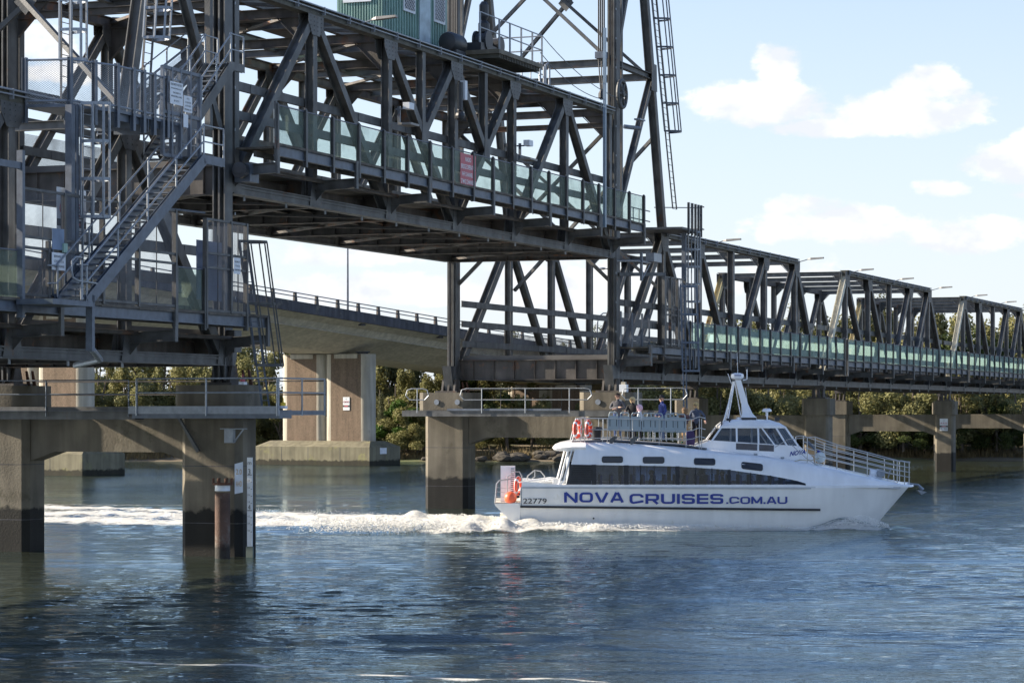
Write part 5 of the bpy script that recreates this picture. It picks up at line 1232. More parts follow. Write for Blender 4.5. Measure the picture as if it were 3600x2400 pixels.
MB().lathe([(.05, -.03), (.17, -.03), (.17, .03), (.05, .03)], (PX(3094, -.3), -.49, PZ_(1662, -.3)), 14, 'y').build('windlass_drum', GALV, boat)
MB().bar(P(3122, 1680, -.6), P(3132, 1645, -.6), .12, .03, (1, 0, 0)).build('fairlead_plate', GALV, boat)
MB().tube([P(3190, 1700, -.6), P(3228, 1704, -.6), P(3243, 1722, -.6)], [.05, .05, .09], 8).build('anchor', GALV, boat)
MB().prism([(PX(3222, -.6), PZ_(1720, -.6)), (PX(3256, -.6), PZ_(1728, -.6)), (PX(3236, -.6), PZ_(1738, -.6))], 'y', -.8, -.4).build('anchor_fluke', GALV, boat)
for px in (2655, 2750): MB().bb(PX(px), PX(px) + .14, -2.15, -2.05, interp(px, RX, RZ) - .02, interp(px, RX, RZ) + .05).build('deck_cleat', GALV, boat)
MB().tube([P(2790, 1622, -2.2), P(2812, 1616, -2.2), P(2850, 1618, -2.2), P(2880, 1610, -2.1)], .02, 6).build('mooring_line', mat('rope_beige', (.5, .45, .35), .9), boat)
# stern fittings
for y in (-2.3, 2.3):
    MB().tube([P(1740, 1768, y), P(1746, 1700, y), P(1756, 1688, y), P(1800, 1682, y)], .026, 6).build('stern_rail', STAIN, boat)
    for py in (1712, 1727, 1743, 1758): MB().tube([P(1745, py, y), P(1785, py + 5, y), P(1812, py - 8, y)], .008, 5).build('stern_wire', STAIN, boat)
    MB().tube([P(1783, 1768, y), P(1785, 1675, y), P(1812, 1657, y), P(1826, 1658, y), P(1834, 1672, y), P(1834, 1690, y)], .024, 6).build('stern_rail', STAIN, boat)
MB().tube([P(1853, 1685, .5), P(1855, 1672, .5), P(1880, 1652, .5), P(1900, 1655, .5), P(1914, 1672, .5), P(1914, 1690, .5)], .024, 6).build('stern_rail', STAIN, boat)
MB().tube([P(1880, 1652, .5), P(1880, 1675, .5), P(1865, 1684, .5)], .02, 6).build('stern_rail', STAIN, boat)
MB().tube([P(1860, 1690, -1), P(1935, 1680, -1), P(1960, 1684, -1)], .05, 8).build('stern_locker_edge', WHITE, boat)
MB().bb(PX(1944, -1), PX(1966, -1), -1.5, -.6, 1.4, 1.95).build('stern_locker', WHITE, boat)

# things standing or hanging on the boat
def on_boat(name, label, cat, o, group=None, rz=0): return thing(name, label, cat, o, BMX, group=group, rz=rz)
ac = on_boat('cabinet', 'tall white ventilated cabinet standing on the stern platform', 'cabinet', (PX(1785, -1.5), -1.5, 1.08))
MB().bb(PX(1760, -1.5), PX(1811, -1.5), -1.8, -1.0, 1.08, PZ_(1637, -1.5)).build('casing', WHITE, ac)
m = MB()
for i in range(16): m.bb(PX(1796, -1.8), PX(1809, -1.8), -1.815, -1.802, 1.15 + i * .08, 1.18 + i * .08)
m.build('vent_grille', GALV_D, ac)
ob = on_boat('buoy_fender', 'round orange buoy fender hanging at the stern corner', 'fender', P(1795, 1750, -2.5)); c = P(1795, 1749, -2.5)
MB().ball(c, .245, 24).build('ball', ORANGE, ob, True); MB().tube([(c[0] + .23, c[1], c[2] + .03), (c[0] + .33, c[1], c[2] + .05)], .05, 8).build('neck', DARKP, ob)
MB().tube([(c[0] + .33, c[1], c[2] + .05), (c[0] + .4, c[1], c[2] + .4)], .012, 5).build('lanyard', DARKP, ob)
wb = on_boat('buoy_fender', 'round white buoy fender with a dark blue neck on the foredeck', 'fender', P(2883, 1607, -1.0)); c = P(2883, 1607, -1.0)
MB().ball(c, .22, 24).build('ball', mat('fender_white', (.72, .75, .70), .4), wb, True); MB().tube([(c[0] - .05, c[1], c[2] + .2), (c[0] - .07, c[1], c[2] + .30)], [.08, .05], 8).build('neck', NAVY, wb)
def lifebuoy(label, px, py, yl, rz):
    c = P(px, py, yl); r = on_boat('lifebuoy', label, 'lifebuoy', c, 'lifebuoys on the boat', rz)
    MB().torus((0, 0, 0), .29, .075, 'y', 32, 10).build('ring', REDP, r, True)
    for a in (45, 135, 225, 315):
        pts = [(.29 * math.cos(R(a + d)), 0, .29 * math.sin(R(a + d))) for d in (-9, 0, 9)]; MB().tube(pts, .080, 10).build('reflective_band', SIGNW, r, True)
    MB().torus((0, 0, 0), .39, .010, 'y', 28, 5).build('grab_line', SIGNW, r)
lifebuoy('orange lifebuoy at the after corner of the top deck rail, left one', 2029, 1508, -2.1, R(66))
lifebuoy('orange lifebuoy on the top deck rail next to the black bin', 2069, 1508, -2.1, R(72))
lifebuoy('orange lifebuoy low at the stern beside the orange buoy', 1822, 1708, -2.2, R(68))
bn = on_boat('waste_bin', 'black bin with a bin liner on the top deck', 'bin', (PX(2097, -1.3), -1.3, DZ(2097)))
z0 = DZ(2097); MB().lathe([(.17, 0), (.20, .45), (.22, .47), (.21, .50)], (PX(2097, -1.3), -1.3, z0), 18).build('drum', DARKP, bn, True)
MB().lathe([(.22, .40), (.235, .44), (.22, .50), (.15, .52)], (PX(2097, -1.3), -1.3, z0), 11).build('bin_liner', RUB, bn)
def seat_proto():
    r = on_boat('deck_seat', 'x', 'seat', (0, 0, 0), 'row of grey seats along the top deck rail')
    def rr(w, z0, z1, rd, y):
        pts = []
        for cx, cz, a0 in ((w / 2 - rd, z1 - rd, 0), (-w / 2 + rd, z1 - rd, 90)):
            for q in range(5):
                a = R(a0 + q * 22.5); pts.append((cx + rd * math.cos(a), cz + rd * math.sin(a)))
        return pts + [(-w / 2 - .01, z0), (w / 2 + .01, z0)]
    m = MB().prism(rr(.40, .0, .52, .06, 0), 'y', -.02, .02); m.bb(-.195, .195, -.03, .42, -.06, .0); m.build('shell', GREYS, r)
    t = MB().tube([(-.165, 0, .48), (-.155, 0, .60), (-.12, 0, .655), (.12, 0, .655), (.155, 0, .60), (.165, 0, .48)], .024, 7); t.build('hand_grip', GREYS, r)
    m = MB()
    for x in (-.13, .13): m.bb(x - .012, x + .012, -.027, -.021, .12, .38)
    m.build('rib', DARKP, r)
    rep(MB().tube([(-.12, .1, -.06), (-.12, .1, -.42)], .018, 6).build('seat_leg', STAIN, r), [(.24, 0, 0)])
    return r
sp_ = seat_proto()
wd = ['first grey top deck seat from the stern end', 'second grey seat, in front of the man in grey', 'third grey seat, hiding the child in white', 'fourth and middle grey seat of the row', 'fifth grey seat, in front of the man in the navy jacket', 'sixth grey seat of the row', 'last grey seat, beside the children at the forward end']
for i in range(7):
    s = sp_ if i == 0 else copy_tree(sp_)
    s.location = (BX + PX(2156 + i * 39.7, -2.0), BY - 2.0, 3.90 - .012 * i); s['label'] = wd[i]
fr_seats = []
for i in range(3):
    s = copy_tree(sp_); s.location = (BX + PX(2290 + i * 40, .8), BY + .8, 3.86); s.rotation_euler = (0, 0, 0); s['label'] = ['grey seat of the inner row behind the fourth seat', 'grey seat of the inner row behind the navy jacket man', 'grey seat of the inner row nearest the bow'][i]; s['group'] = 'inner row of grey seats'
# ------------------------------------------------------------------ people
SKIN_ = mat('skin', (.66, .40, .29), .55, 0, .06, 8)
def cloth(n, c, r=.85): return mat('cloth_' + n, c, r, 0, .14, 7, bump=.2, bscale=40)
def person(label, loc, face, h, cols, arms, legs=None, hair=None, extra=None, lean=0.0, child=False, seated=False):
    """one continuous skinned body; face = heading in degrees (0 = towards the bow, -90 = towards the camera);
    arms = {'L': (elbow, wrist), 'R': ...} in body axes x forward, y left, z up for a 1.75 m figure"""
    k = h / 1.75
    hd = 1.12 if child else 1.0
    J = {'pel': (0, 0, .95), 'wai': (0, 0, 1.08), 'che': (lean * .5, 0, 1.28), 'nb': (lean * .8, 0, 1.46), 'nk': (lean * .95 + .01, 0, 1.53), 'h0': (lean + .025, 0, 1.60), 'h1': (lean + .03, 0, 1.67), 'h2': (lean + .02, 0, 1.73),
         'nose': (lean + .115, 0, 1.635), 'chin': (lean + .075, 0, 1.575)}
    rad = {'pel': .155, 'wai': .145, 'che': .165, 'nb': .085, 'nk': .055, 'h0': .078, 'h1': .092, 'h2': .062, 'nose': .018, 'chin': .035}
    reg = {}
    B = [('pel', 'wai', 1), ('wai', 'che', 1), ('che', 'nb', 1), ('nb', 'nk', 3), ('nk', 'h0', 3), ('h0', 'h1', 3), ('h1', 'h2', 3), ('h0', 'chin', 3), ('h1', 'nose', 3)]
    for sd, sg in (('L', 1), ('R', -1)):
        e, w = arms[sd]
        J['s' + sd] = (lean * .75, sg * .19, 1.42); rad['s' + sd] = .075
        J['e' + sd] = e; rad['e' + sd] = .052
        J['w' + sd] = w; rad['w' + sd] = .034
        B += [('che', 's' + sd, 1), ('s' + sd, 'e' + sd, 1), ('e' + sd, 'w' + sd, 4)]
        d = (Vector(w) - Vector(e)).normalized(); side = Vector((0, 0, 1)).cross(d); side = side.normalized() if side.length > .1 else Vector((1, 0, 0))
        pm = Vector(w) + d * .075; J['p' + sd] = tuple(pm); rad['p' + sd] = .032; B.append(('w' + sd, 'p' + sd, 3))
        for i, (o, l) in enumerate(((-.03, .065), (-.010, .082), (.012, .078), (.032, .06))):
            a = pm + side * o + d * .02; b = a + d * l * .55; c = b + d * l * .4 + Vector((0, 0, -.025))
            J['f%s%da' % (sd, i)] = tuple(a + d * .01); J['f%s%db' % (sd, i)] = tuple(b); J['f%s%dc' % (sd, i)] = tuple(c)
            for q in 'abc': rad['f%s%d%s' % (sd, i, q)] = .0095
            B += [('p' + sd, 'f%s%da' % (sd, i), 3), ('f%s%da' % (sd, i), 'f%s%db' % (sd, i), 3), ('f%s%db' % (sd, i), 'f%s%dc' % (sd, i), 3)]
        th = Vector(w) + d * .03 - side * .045 * sg; J['t' + sd] = tuple(th); J['u' + sd] = tuple(th + d * .05 - side * .015 * sg); rad['t' + sd] = .013; rad['u' + sd] = .010
        B += [('w' + sd, 't' + sd, 3), ('t' + sd, 'u' + sd, 3)]
        kn, an, to = (legs or {}).get(sd, ((.02, sg * .10, .50), (-.02, sg * .11, .09), (.15, sg * .13, .04)))
        J['hp' + sd] = (0, sg * .095, .90); rad['hp' + sd] = .105
        J['kn' + sd] = kn; rad['kn' + sd] = .068; J['an' + sd] = an; rad['an' + sd] = .048; J['to' + sd] = to; rad['to' + sd] = .042
        B += [('pel', 'hp' + sd, 2), ('hp' + sd, 'kn' + sd, 2), ('kn' + sd, 'an' + sd, 2), ('an' + sd, 'to' + sd, 5)]
    names = list(J); idx = {n: i for i, n in enumerate(names)}
    me = bpy.data.meshes.new('skel'); me.from_pydata([tuple(Vector(J[n]) * k) for n in names], [(idx[a], idx[b]) for a, b, _ in B], []); me.update()
    o = bpy.data.objects.new('skel', me); COL.objects.link(o)
    sm = o.modifiers.new('s', 'SKIN'); ss = o.modifiers.new('u', 'SUBSURF'); ss.levels = 1; ss.render_levels = 1
    for i, n in enumerate(names):
        v = me.skin_vertices[0].data[i]; r = rad[n] * k * (hd if n.startswith('h') else 1)
        if n in ('pel', 'wai', 'che'): v.radius = (r * .72, r * 1.02) if False else (r * .85, r * .85)
        else: v.radius = (r, r)
        v.use_root = n == 'pel'
    dg = bpy.context.evaluated_depsgraph_get(); dg.update()
    bm_ = bpy.data.meshes.new_from_object(o.evaluated_get(dg)); bpy.data.objects.remove(o)
    bm_.name = 'person'
    # widen the trunk sideways, flatten front to back
    for v in bm_.vertices:
        z = v.co.z / k
        if .86 < z < 1.45 and abs(v.co.y) < .16 * k: v.co.y *= 1.12
    shirt, trou, shoe, sleeve = cols['top'], cols['legs'], cols.get('shoe', DARKP), cols.get('sleeve', cols['top'])
    for m_ in (SKIN_, shirt, trou, SKIN_, sleeve, shoe): bm_.materials.append(m_)
    segs = [(Vector(J[a]) * k, Vector(J[b]) * k, r, (rad[a] + rad[b]) / 2 * k) for a, b, r in B]
    mi = []
    for p in bm_.polygons:
        c = p.center; best = (9, 0)
        for a, b, r, rr in segs:
            t = max(0, min(1, (c - a).dot(b - a) / max(1e-9, (b - a).length_squared))); d = (c - (a + (b - a) * t)).length - rr
            if d < best[0]: best = (d, r)
        mi.append(best[1])
    bm_.polygons.foreach_set('material_index', mi); bm_.polygons.foreach_set('use_smooth', [True] * len(mi))
    bo = bpy.data.objects.new('person', bm_); COL.objects.link(bo)
    bo.matrix_world = Matrix.Translation(Vector((BX, BY, 0)) + Vector(loc)) @ Matrix.Rotation(R(face), 4, 'Z')
    bo['label'] = label; bo['category'] = 'person'; bo['_o'] = [0, 0, 0]
    hc = Vector((lean + .03, 0, 1.66)) * k
    if hair:
        hm = MB(); kind, hmat = hair; n = 12
        def shell_(r, zmin, sx=1.0, back=0.0, c=hc):
            vs = []; rows = 8
            for i in range(rows + 1):
                ph = math.pi * .5 * (1 - i / rows * (1 + zmin))
                for j in range(n):
                    a = 2 * math.pi * j / n; x = math.cos(a) * math.cos(ph); 
                    open_ = (x > .35 and i > rows * .42)
                    q = r * (.80 if open_ else 1); vs.append((c.x + q * x * sx - back, c.y + q * math.sin(a) * math.cos(ph), c.z + r * math.sin(ph) * 1.1 + .0))
            hm.add(vs, [(i * n + j, i * n + (j + 1) % n, (i + 1) * n + (j + 1) % n, (i + 1) * n + j) for i in range(rows) for j in range(n)])
        if kind == 'short': shell_(.112 * k, .25, 1, .012 * k)
        elif kind == 'bob': shell_(.128 * k, .75, 1, .018 * k); hm.ball(hc + Vector((-.05 * k, 0, -.07 * k)), .10 * k, 10)
        elif kind == 'hood': shell_(.155 * k * hd, .95, 1, .02 * k); hm.torus(hc + Vector((.045 * k, 0, -.01 * k)), .105 * k, .035 * k, 'x', 14, 6)
        elif kind == 'cap':
            shell_(.118 * k, -.05, 1.05, .005 * k, hc + Vector((0, 0, .025 * k))); hm.prism([(hc.x + .05 * k, -.07 * k), (hc.x + .19 * k, -.05 * k), (hc.x + .20 * k, .05 * k), (hc.x + .05 * k, .07 * k)], 'z', hc.z + .045 * k, hc.z + .058 * k)
        hm.build({'cap': 'cap', 'hood': 'hood'}.get(kind, 'hair'), hmat, bo, True)
    if extra != 'noglass':
        m = MB()
        for sg in (-1, 1): m.box(hc + Vector((.092 * k, sg * .032 * k, .0)), (.012 * k, .05 * k, .028 * k))
        m.build('sunglasses' if extra == 'shades' else 'eye', DARKP if extra == 'shades' else mat('eye_dark', (.05, .04, .035), .4), bo)
    m = MB().box(hc + Vector((.088 * k, 0, -.055 * k)), (.012 * k, .04 * k, .008 * k)); m.build('mouth', mat('lip', (.35, .12, .10), .6), bo)
    for sg in (-1, 1): MB().ball(hc + Vector((0, sg * .088 * k, -.005)), .022 * k, 6).build('ear', SKIN_, bo, True)
    return bo
def at(px, yl): return Vector((PX(px, yl), yl, DZ(px) + .02))
XA = {'L': ((.05, .30, 1.18), (.26, .02, 1.17)), 'R': ((.05, -.30, 1.18), (.27, .08, 1.22))}
person('man in a charcoal jacket and sunglasses with folded arms, leftmost passenger on the top deck', at(2172, .5), -105, 1.80, {'top': cloth('charcoal', (.085, .085, .095)), 'legs': cloth('jeans', (.03, .06, .16))}, XA, hair=('short', cloth('brown_hair', (.045, .03, .02))), extra='shades')
person('blonde woman in a black top reaching forward beside the man in charcoal', at(2224, .7), -110, 1.68, {'top': cloth('black', (.014, .014, .016)), 'legs': cloth('black2', (.016, .016, .02)), 'sleeve': SKIN_}, {'L': ((.10, .26, 1.18), (.33, .22, 1.10)), 'R': ((.14, -.25, 1.17), (.38, -.20, 1.12))}, hair=('bob', cloth('blonde_hair', (.55, .42, .22))), extra='eyes')
person('child in a white coat and pale pink hood between the women and the seats', at(2252, -.6), 170, 1.36, {'top': cloth('white_coat', (.62, .62, .64)), 'legs': cloth('dark_leg', (.02, .02, .025)), 'shoe': SIGNW}, {'L': ((.12, .24, 1.16), (.28, .18, 1.05)), 'R': ((.12, -.24, 1.16), (.28, -.18, 1.05))}, hair=('hood', cloth('pink', (.75, .48, .55))), child=True, extra='eyes', lean=.05)
person('man in a navy jacket and black cap looking towards the stern', at(2328, .2), -158, 1.80, {'top': cloth('navy', (.035, .055, .21)), 'legs': cloth('pale_jeans', (.12, .17, .28))}, {'L': ((-.02, .27, 1.14), (.16, .20, 1.00)), 'R': ((-.02, -.27, 1.14), (.16, -.20, 1.00))}, hair=('cap', cloth('cap_black', (.012, .014, .02))), extra='eyes')
person('child in a brown fur trimmed hood at the forward end of the seats', at(2408, -.3), -120, 1.36, {'top': cloth('plum', (.06, .035, .05)), 'legs': cloth('tan', (.45, .28, .14)), 'shoe': cloth('green_boot', (.02, .12, .08))}, {'L': ((.05, .24, 1.16), (.22, .12, 1.1)), 'R': ((.05, -.24, 1.16), (.22, -.12, 1.1))}, hair=('hood', cloth('fur', (.22, .14, .08))), child=True, extra='eyes')
person('blonde woman in a blue grey jacket and sunglasses holding the forward rail', at(2448, .1), -115, 1.66, {'top': cloth('slate', (.07, .09, .14)), 'legs': cloth('black3', (.015, .015, .02)), 'sleeve': cloth('slate', (.07, .09, .14))}, {'L': ((-.02, .36, 1.20), (.16, .46, 1.02)), 'R': ((.06, -.27, 1.18), (.24, -.10, 1.08))}, hair=('bob', cloth('blonde_hair2', (.50, .36, .16))), extra='shades', lean=.03)
bag = thing('shoulder_bag', 'long purple bag standing between the child in the fur hood and the blonde woman', 'bag', (PX(2428, -.5), -.5, DZ(2428)), BMX)
x_, z_ = PX(2428, -.5), DZ(2428)
MB().loft([[(x_ - .15, -.6, z_), (x_ + .15, -.6, z_), (x_ + .15, -.4, z_), (x_ - .15, -.4, z_)], [(x_ - .18, -.62, z_ + .30), (x_ + .17, -.62, z_ + .30), (x_ + .17, -.38, z_ + .30), (x_ - .18, -.38, z_ + .30)], [(x_ - .14, -.56, z_ + .55), (x_ + .12, -.56, z_ + .55), (x_ + .12, -.44, z_ + .55), (x_ - .14, -.44, z_ + .55)]]).build('bag_body', cloth('purple', (.05, .035, .11)), bag, True)
SEAT_LEGS = {'L': ((.42, .10, .92), (.44, .11, .5), (.58, .12, .46)), 'R': ((.42, -.10, .92), (.44, -.11, .5), (.58, -.12, .46))}
REST = {'L': ((.08, .24, 1.14), (.30, .14, 1.05)), 'R': ((.08, -.24, 1.14), (.30, -.14, 1.05))}
person('skipper in a pale shirt seated at the wheelhouse windows', Vector((PX(2705, 0), -.3, PZ_(1516, 0) - 1.66)), 8, 1.75, {'top': cloth('pale_shirt', (.45, .47, .5)), 'legs': cloth('navy2', (.02, .03, .06))}, {'L': ((.12, .26, 1.16), (.42, .20, 1.18)), 'R': ((.12, -.26, 1.16), (.42, -.20, 1.18))}, legs=SEAT_LEGS, hair=('short', cloth('dark_hair', (.02, .015, .012))), extra='eyes')
for px, py, w, c, f in ((2291, 1662, 'seated passenger behind the second tall saloon window', (.05, .05, .06), 185), (2410, 1662, 'seated passenger at the middle saloon window', (.03, .03, .05), 160), (2466, 1663, 'seated passenger next to the middle saloon pillar', (.06, .04, .04), 20), (2541, 1668, 'seated passenger in a cap at the last square saloon window', (.04, .05, .09), 175)):
    person(w, Vector((PX(px, -1.5), -1.5, PZ_(py, -1.5) - 1.58)), f, 1.68, {'top': cloth('p%d' % px, c), 'legs': cloth('navy2', (.02, .03, .06))}, REST, legs=SEAT_LEGS, hair=('cap' if px == 2541 else 'short', cloth('dark_hair', (.02, .015, .012))), extra='eyes')
# ------------------------------------------------------------------ river
def water_material():
    M = bpy.data.materials.new('river_water'); M.use_nodes = True; nt = M.node_tree; nt.nodes.clear(); N = nt.nodes.new; L = nt.links.new
    out = N('ShaderNodeOutputMaterial'); geo = N('ShaderNodeNewGeometry')
    gl = N('ShaderNodeBsdfGlossy'); gl.inputs['Roughness'].default_value = .03; gl.inputs['Color'].default_value = (.74, .89, 1.0, 1)
    df = N('ShaderNodeBsdfDiffuse'); df.inputs['Color'].default_value = (.036, .042, .028, 1)
    fr = N('ShaderNodeFresnel'); fr.inputs[0].default_value = 1.5
    # ripples, stretched across the line of sight of the wind; coarser and finer layers
    hs = None
    for (sc, sx, sy, amp, det) in ((1.1, .45, 1.3, .03, 3), (3.4, .35, 1.3, .034, 4), (9.0, .35, 1.2, .020, 3)):
        mp = N('ShaderNodeMapping'); mp.inputs['Scale'].default_value = (sc * sx, sc * sy, 1); mp.inputs['Rotation'].default_value = (0, 0, .25 + sc * .05); L(geo.outputs['Position'], mp.inputs[0])
        n = N('ShaderNodeTexNoise'); n.inputs['Scale'].default_value = 1; n.inputs['Detail'].default_value = det; n.inputs['Roughness'].default_value = .55; L(mp.outputs[0], n.inputs['Vector'])
        k = N('ShaderNodeMath'); k.operation = 'MULTIPLY'; L(n.outputs[0], k.inputs[0]); k.inputs[1].default_value = amp
        if hs is None: hs = k.outputs[0]
        else:
            a = N('ShaderNodeMath'); a.operation = 'ADD'; L(hs, a.inputs[0]); L(k.outputs[0], a.inputs[1]); hs = a.outputs[0]
    # calmer and rougher lanes of wind
    mp = N('ShaderNodeMapping'); mp.inputs['Scale'].default_value = (.018, .07, 1); L(geo.outputs['Position'], mp.inputs[0])
    n = N('ShaderNodeTexNoise'); n.inputs['Scale'].default_value = 1; n.inputs['Detail'].default_value = 4; L(mp.outputs[0], n.inputs['Vector'])
    mr = N('ShaderNodeMapRange'); mr.inputs['From Min'].default_value = .35; mr.inputs['From Max'].default_value = .65; mr.inputs['To Min'].default_value = .55; mr.inputs['To Max'].default_value = 1.25; L(n.outputs[0], mr.inputs[0])
    bp = N('ShaderNodeBump'); bp.inputs['Distance'].default_value = 1.0; L(mr.outputs[0], bp.inputs['Strength']); L(hs, bp.inputs['Height'])
    for s in (gl, df, fr): L(bp.outputs[0], s.inputs['Normal'])
    mx = N('ShaderNodeMixShader'); L(fr.outputs[0], mx.inputs[0]); L(df.outputs[0], mx.inputs[1]); L(gl.outputs[0], mx.inputs[2])
    # foam stored on the vertices, broken up by noise
    at_ = N('ShaderNodeAttribute'); at_.attribute_name = 'foam'
    mp = N('ShaderNodeMapping'); mp.inputs['Scale'].default_value = (1.1, 2.0, 1); L(geo.outputs['Position'], mp.inputs[0])
    fn = N('ShaderNodeTexNoise'); fn.inputs['Scale'].default_value = 1.5; fn.inputs['Detail'].default_value = 10; fn.inputs['Roughness'].default_value = .72; L(mp.outputs[0], fn.inputs['Vector'])
    a = N('ShaderNodeMath'); a.operation = 'MULTIPLY_ADD'; L(at_.outputs['Fac'], a.inputs[0]); a.inputs[1].default_value = 1.0; 
    sb = N('ShaderNodeMath'); sb.operation = 'MULTIPLY_ADD'; L(fn.outputs[0], sb.inputs[0]); sb.inputs[1].default_value = 1.5; sb.inputs[2].default_value = -1.25; L(sb.outputs[0], a.inputs[2])
    fm = N('ShaderNodeMapRange'); fm.inputs['From Min'].default_value = 0.0; fm.inputs['From Max'].default_value = .26; L(a.outputs[0], fm.inputs[0])
    fd = N('ShaderNodeBsdfPrincipled'); fd.inputs['Base Color'].default_value = (.86, .85, .78, 1); fd.inputs['Roughness'].default_value = .8
    fb = N('ShaderNodeBump'); fb.inputs['Distance'].default_value = .35; fb.inputs['Strength'].default_value = 1.0; f2 = N('ShaderNodeTexNoise'); f2.inputs['Scale'].default_value = 4.5; f2.inputs['Detail'].default_value = 8; f2.inputs['Roughness'].default_value = .7; L(geo.outputs['Position'], f2.inputs['Vector']); L(f2.outputs[0], fb.inputs['Height']); L(fb.outputs[0], fd.inputs['Normal'])
    m2 = N('ShaderNodeMixShader'); L(fm.outputs[0], m2.inputs[0]); L(mx.outputs[0], m2.inputs[1]); L(fd.outputs[0], m2.inputs[2]); L(m2.outputs[0], out.inputs[0])
    return M
def sm(a, b, x): t = np.clip((x - a) / (b - a), 0, 1); return t * t * (3 - 2 * t)
NY, NX = 760, 820
ty = np.linspace(0, 1, NY); Yr = 1 / (1 / 38.0 + (1 / 236.0 - 1 / 38.0) * ty ** 1.0)
tx = np.linspace(-1, 1, NX)
Yg = np.repeat(Yr[:, None], NX, 1); Xg = tx[None, :] * (12 + .42 * Yg)
rng = np.random.RandomState(3)
Z = np.zeros_like(Xg); cell = (2 * (12 + .42 * Yg) / NX + np.gradient(Yr)[:, None]) * .5
for i in range(46):
    lam = .22 * (7 ** (i / 45.0)); th = rng.normal(1.50, .24); kx, ky = math.cos(th) * 2 * math.pi / lam, math.sin(th) * 2 * math.pi / lam
    am = .0050 * lam ** .55 * rng.uniform(.6, 1.3); ph = rng.uniform(0, 6.28)
    fade = np.clip((lam / (cell * np.array(1.0)) - 2.5) / 3.0, 0, 1)
    wob = .6 * np.sin(Xg * .09 + i) + .6 * np.sin(Yg * .07 + 2 * i)
    Z += am * fade * np.sin(kx * Xg + ky * Yg + ph + wob)
pat = .75 + .45 * np.sin(Xg * .05 + 1.3 * np.sin(Yg * .045)) * np.sin(Yg * .09 + .6)
Z *= pat
# old swell lines from an earlier wash crossing the foreground
for (y0, am, w) in ((53.0, .075, 1.3), (50.6, .05, 1.0), (63, .03, 1.6), (78.5, .035, 1.5)):
    d = Yg - (y0 + .05 * Xg + .5 * np.sin(Xg * .22)); Z += am * np.exp(-(d / w) ** 2) * np.cos(d * 2.3)
# wake of the boat, stern near x = .4, y = 98.8 to 104
back = np.maximum(0, .8 - Xg); Yc = 101.0 + back * .62; hwid = 3.3 + back * .32
dn = (Yg - Yc) / hwid; inside = sm(1.25, .55, np.abs(dn)) * sm(.6, -1.2, Xg - .6)
far_f = np.exp(-back / 20.0)
foam = inside * (.50 + .62 * far_f)
edge = np.exp(-((dn + .82) / .16) ** 2) * sm(1, -1, Xg) * far_f * .45; foam += edge
streak = .20 * np.sin(dn * 9 + Xg * .25 + 1.2 * np.sin(Xg * .8)) * inside; foam += streak
# water thrown along the near hull side
dh = 98.85 - Yg; bw = .7 + 2.3 * sm(10.0, -1.0, Xg) + .75 * sm(10.0, 13, Xg) * sm(15, 13.8, Xg)
hside = sm(-.6, -.2, dh) * sm(bw, bw * .45, dh) * sm(14.7, 13.9, Xg) * sm(-5, -1.5, Xg)
foam = np.maximum(foam, hside * 1.25)
dh2 = Yg - 104.2; foam = np.maximum(foam, sm(-.4, 0, dh2) * sm(1.6, .4, dh2) * sm(15.6, 14.0, Xg) * sm(-3, 0, Xg) * .9)
lump = np.zeros_like(Xg)
for i in range(26):
    th = rng.uniform(0, 6.28); lam = rng.uniform(.5, 2.2); lump += np.sin((math.cos(th) * Xg + math.sin(th) * Yg) * 2 * math.pi / lam + rng.uniform(0, 6.28)) * lam
lump /= 8.0
Z += inside * far_f * (.10 + .13 * lump) + hside * (.05 + (.20 + .15 * lump) * sm(7.5, -.5, Xg))
Z += .26 * np.exp(-((Xg + 3.0) / 3.4) ** 2 - ((Yg - 102.5) / 3.0) ** 2)
Z += .22 * np.exp(-((dn + .2) / .6) ** 2) * np.exp(-((Xg + 10) / 6) ** 2)
# smooth olive trough ahead of the wash at the left
Z -= .10 * np.exp(-((dn + 1.5) / .35) ** 2) * sm(2, -3, Xg)
# bow bulge and thin old foam line in the foreground
Z += (.46 + .05 * lump) * np.exp(-((Xg - 12.9) / 1.15) ** 2 - ((Yg - 99.3) / 1.1) ** 2) + .12 * np.exp(-((Xg - 15) / .8) ** 2 - ((Yg - 98.9) / 1.2) ** 2)
foam = np.where((np.abs(Xg - 13.0) < 1.6) & (Yg < 99.2) & (Yg > 98.2), foam * .55, foam)
yl_ = 48.6 - (Xg + 9.7) * .42 + .35 * np.sin(Xg * .9) + .2 * np.sin(Xg * 2.3)
brk = .78 + .26 * np.sin(Xg * 1.7 + 1) * np.sin(Xg * .53) + .15 * np.sin(Xg * 5.1)
foam = np.maximum(foam, np.exp(-((Yg - yl_) / (.10 + .10 * brk)) ** 2) * brk * .95 * sm(4, 1, Xg))
foam = np.maximum(foam, np.exp(-((Yg - yl_ + 2.6) / .3) ** 2) * .42 * sm(2, -4, Xg))
foam = np.maximum(foam, np.exp(-((Yg - 123 + .1 * Xg) / 1.0) ** 2) * .6 * sm(-1, -9, Xg))
border = np.minimum(sm(0, .03, (1 + tx)[None, :] * np.ones_like(Yg)), sm(0, .03, (1 - tx)[None, :] * np.ones_like(Yg)))
Z *= border
co = np.stack([Xg, Yg, Z], -1).reshape(-1, 3)
ii = np.arange((NY - 1) * NX).reshape(NY - 1, NX)[:, :-1].reshape(-1)
fa = np.stack([ii, ii + 1, ii + NX + 1, ii + NX], 1)
base = len(co); ex = 1600.0
co = np.vstack([co, [[-ex, -60, -.16], [ex, -60, -.16], [ex, 232, -.16], [-ex, 232, -.16]]])
fa = np.vstack([fa, [[base, base + 1, base + 2, base + 3]]])
me = bpy.data.meshes.new('water'); me.vertices.add(len(co)); me.vertices.foreach_set('co', co.astype(np.float32).ravel())
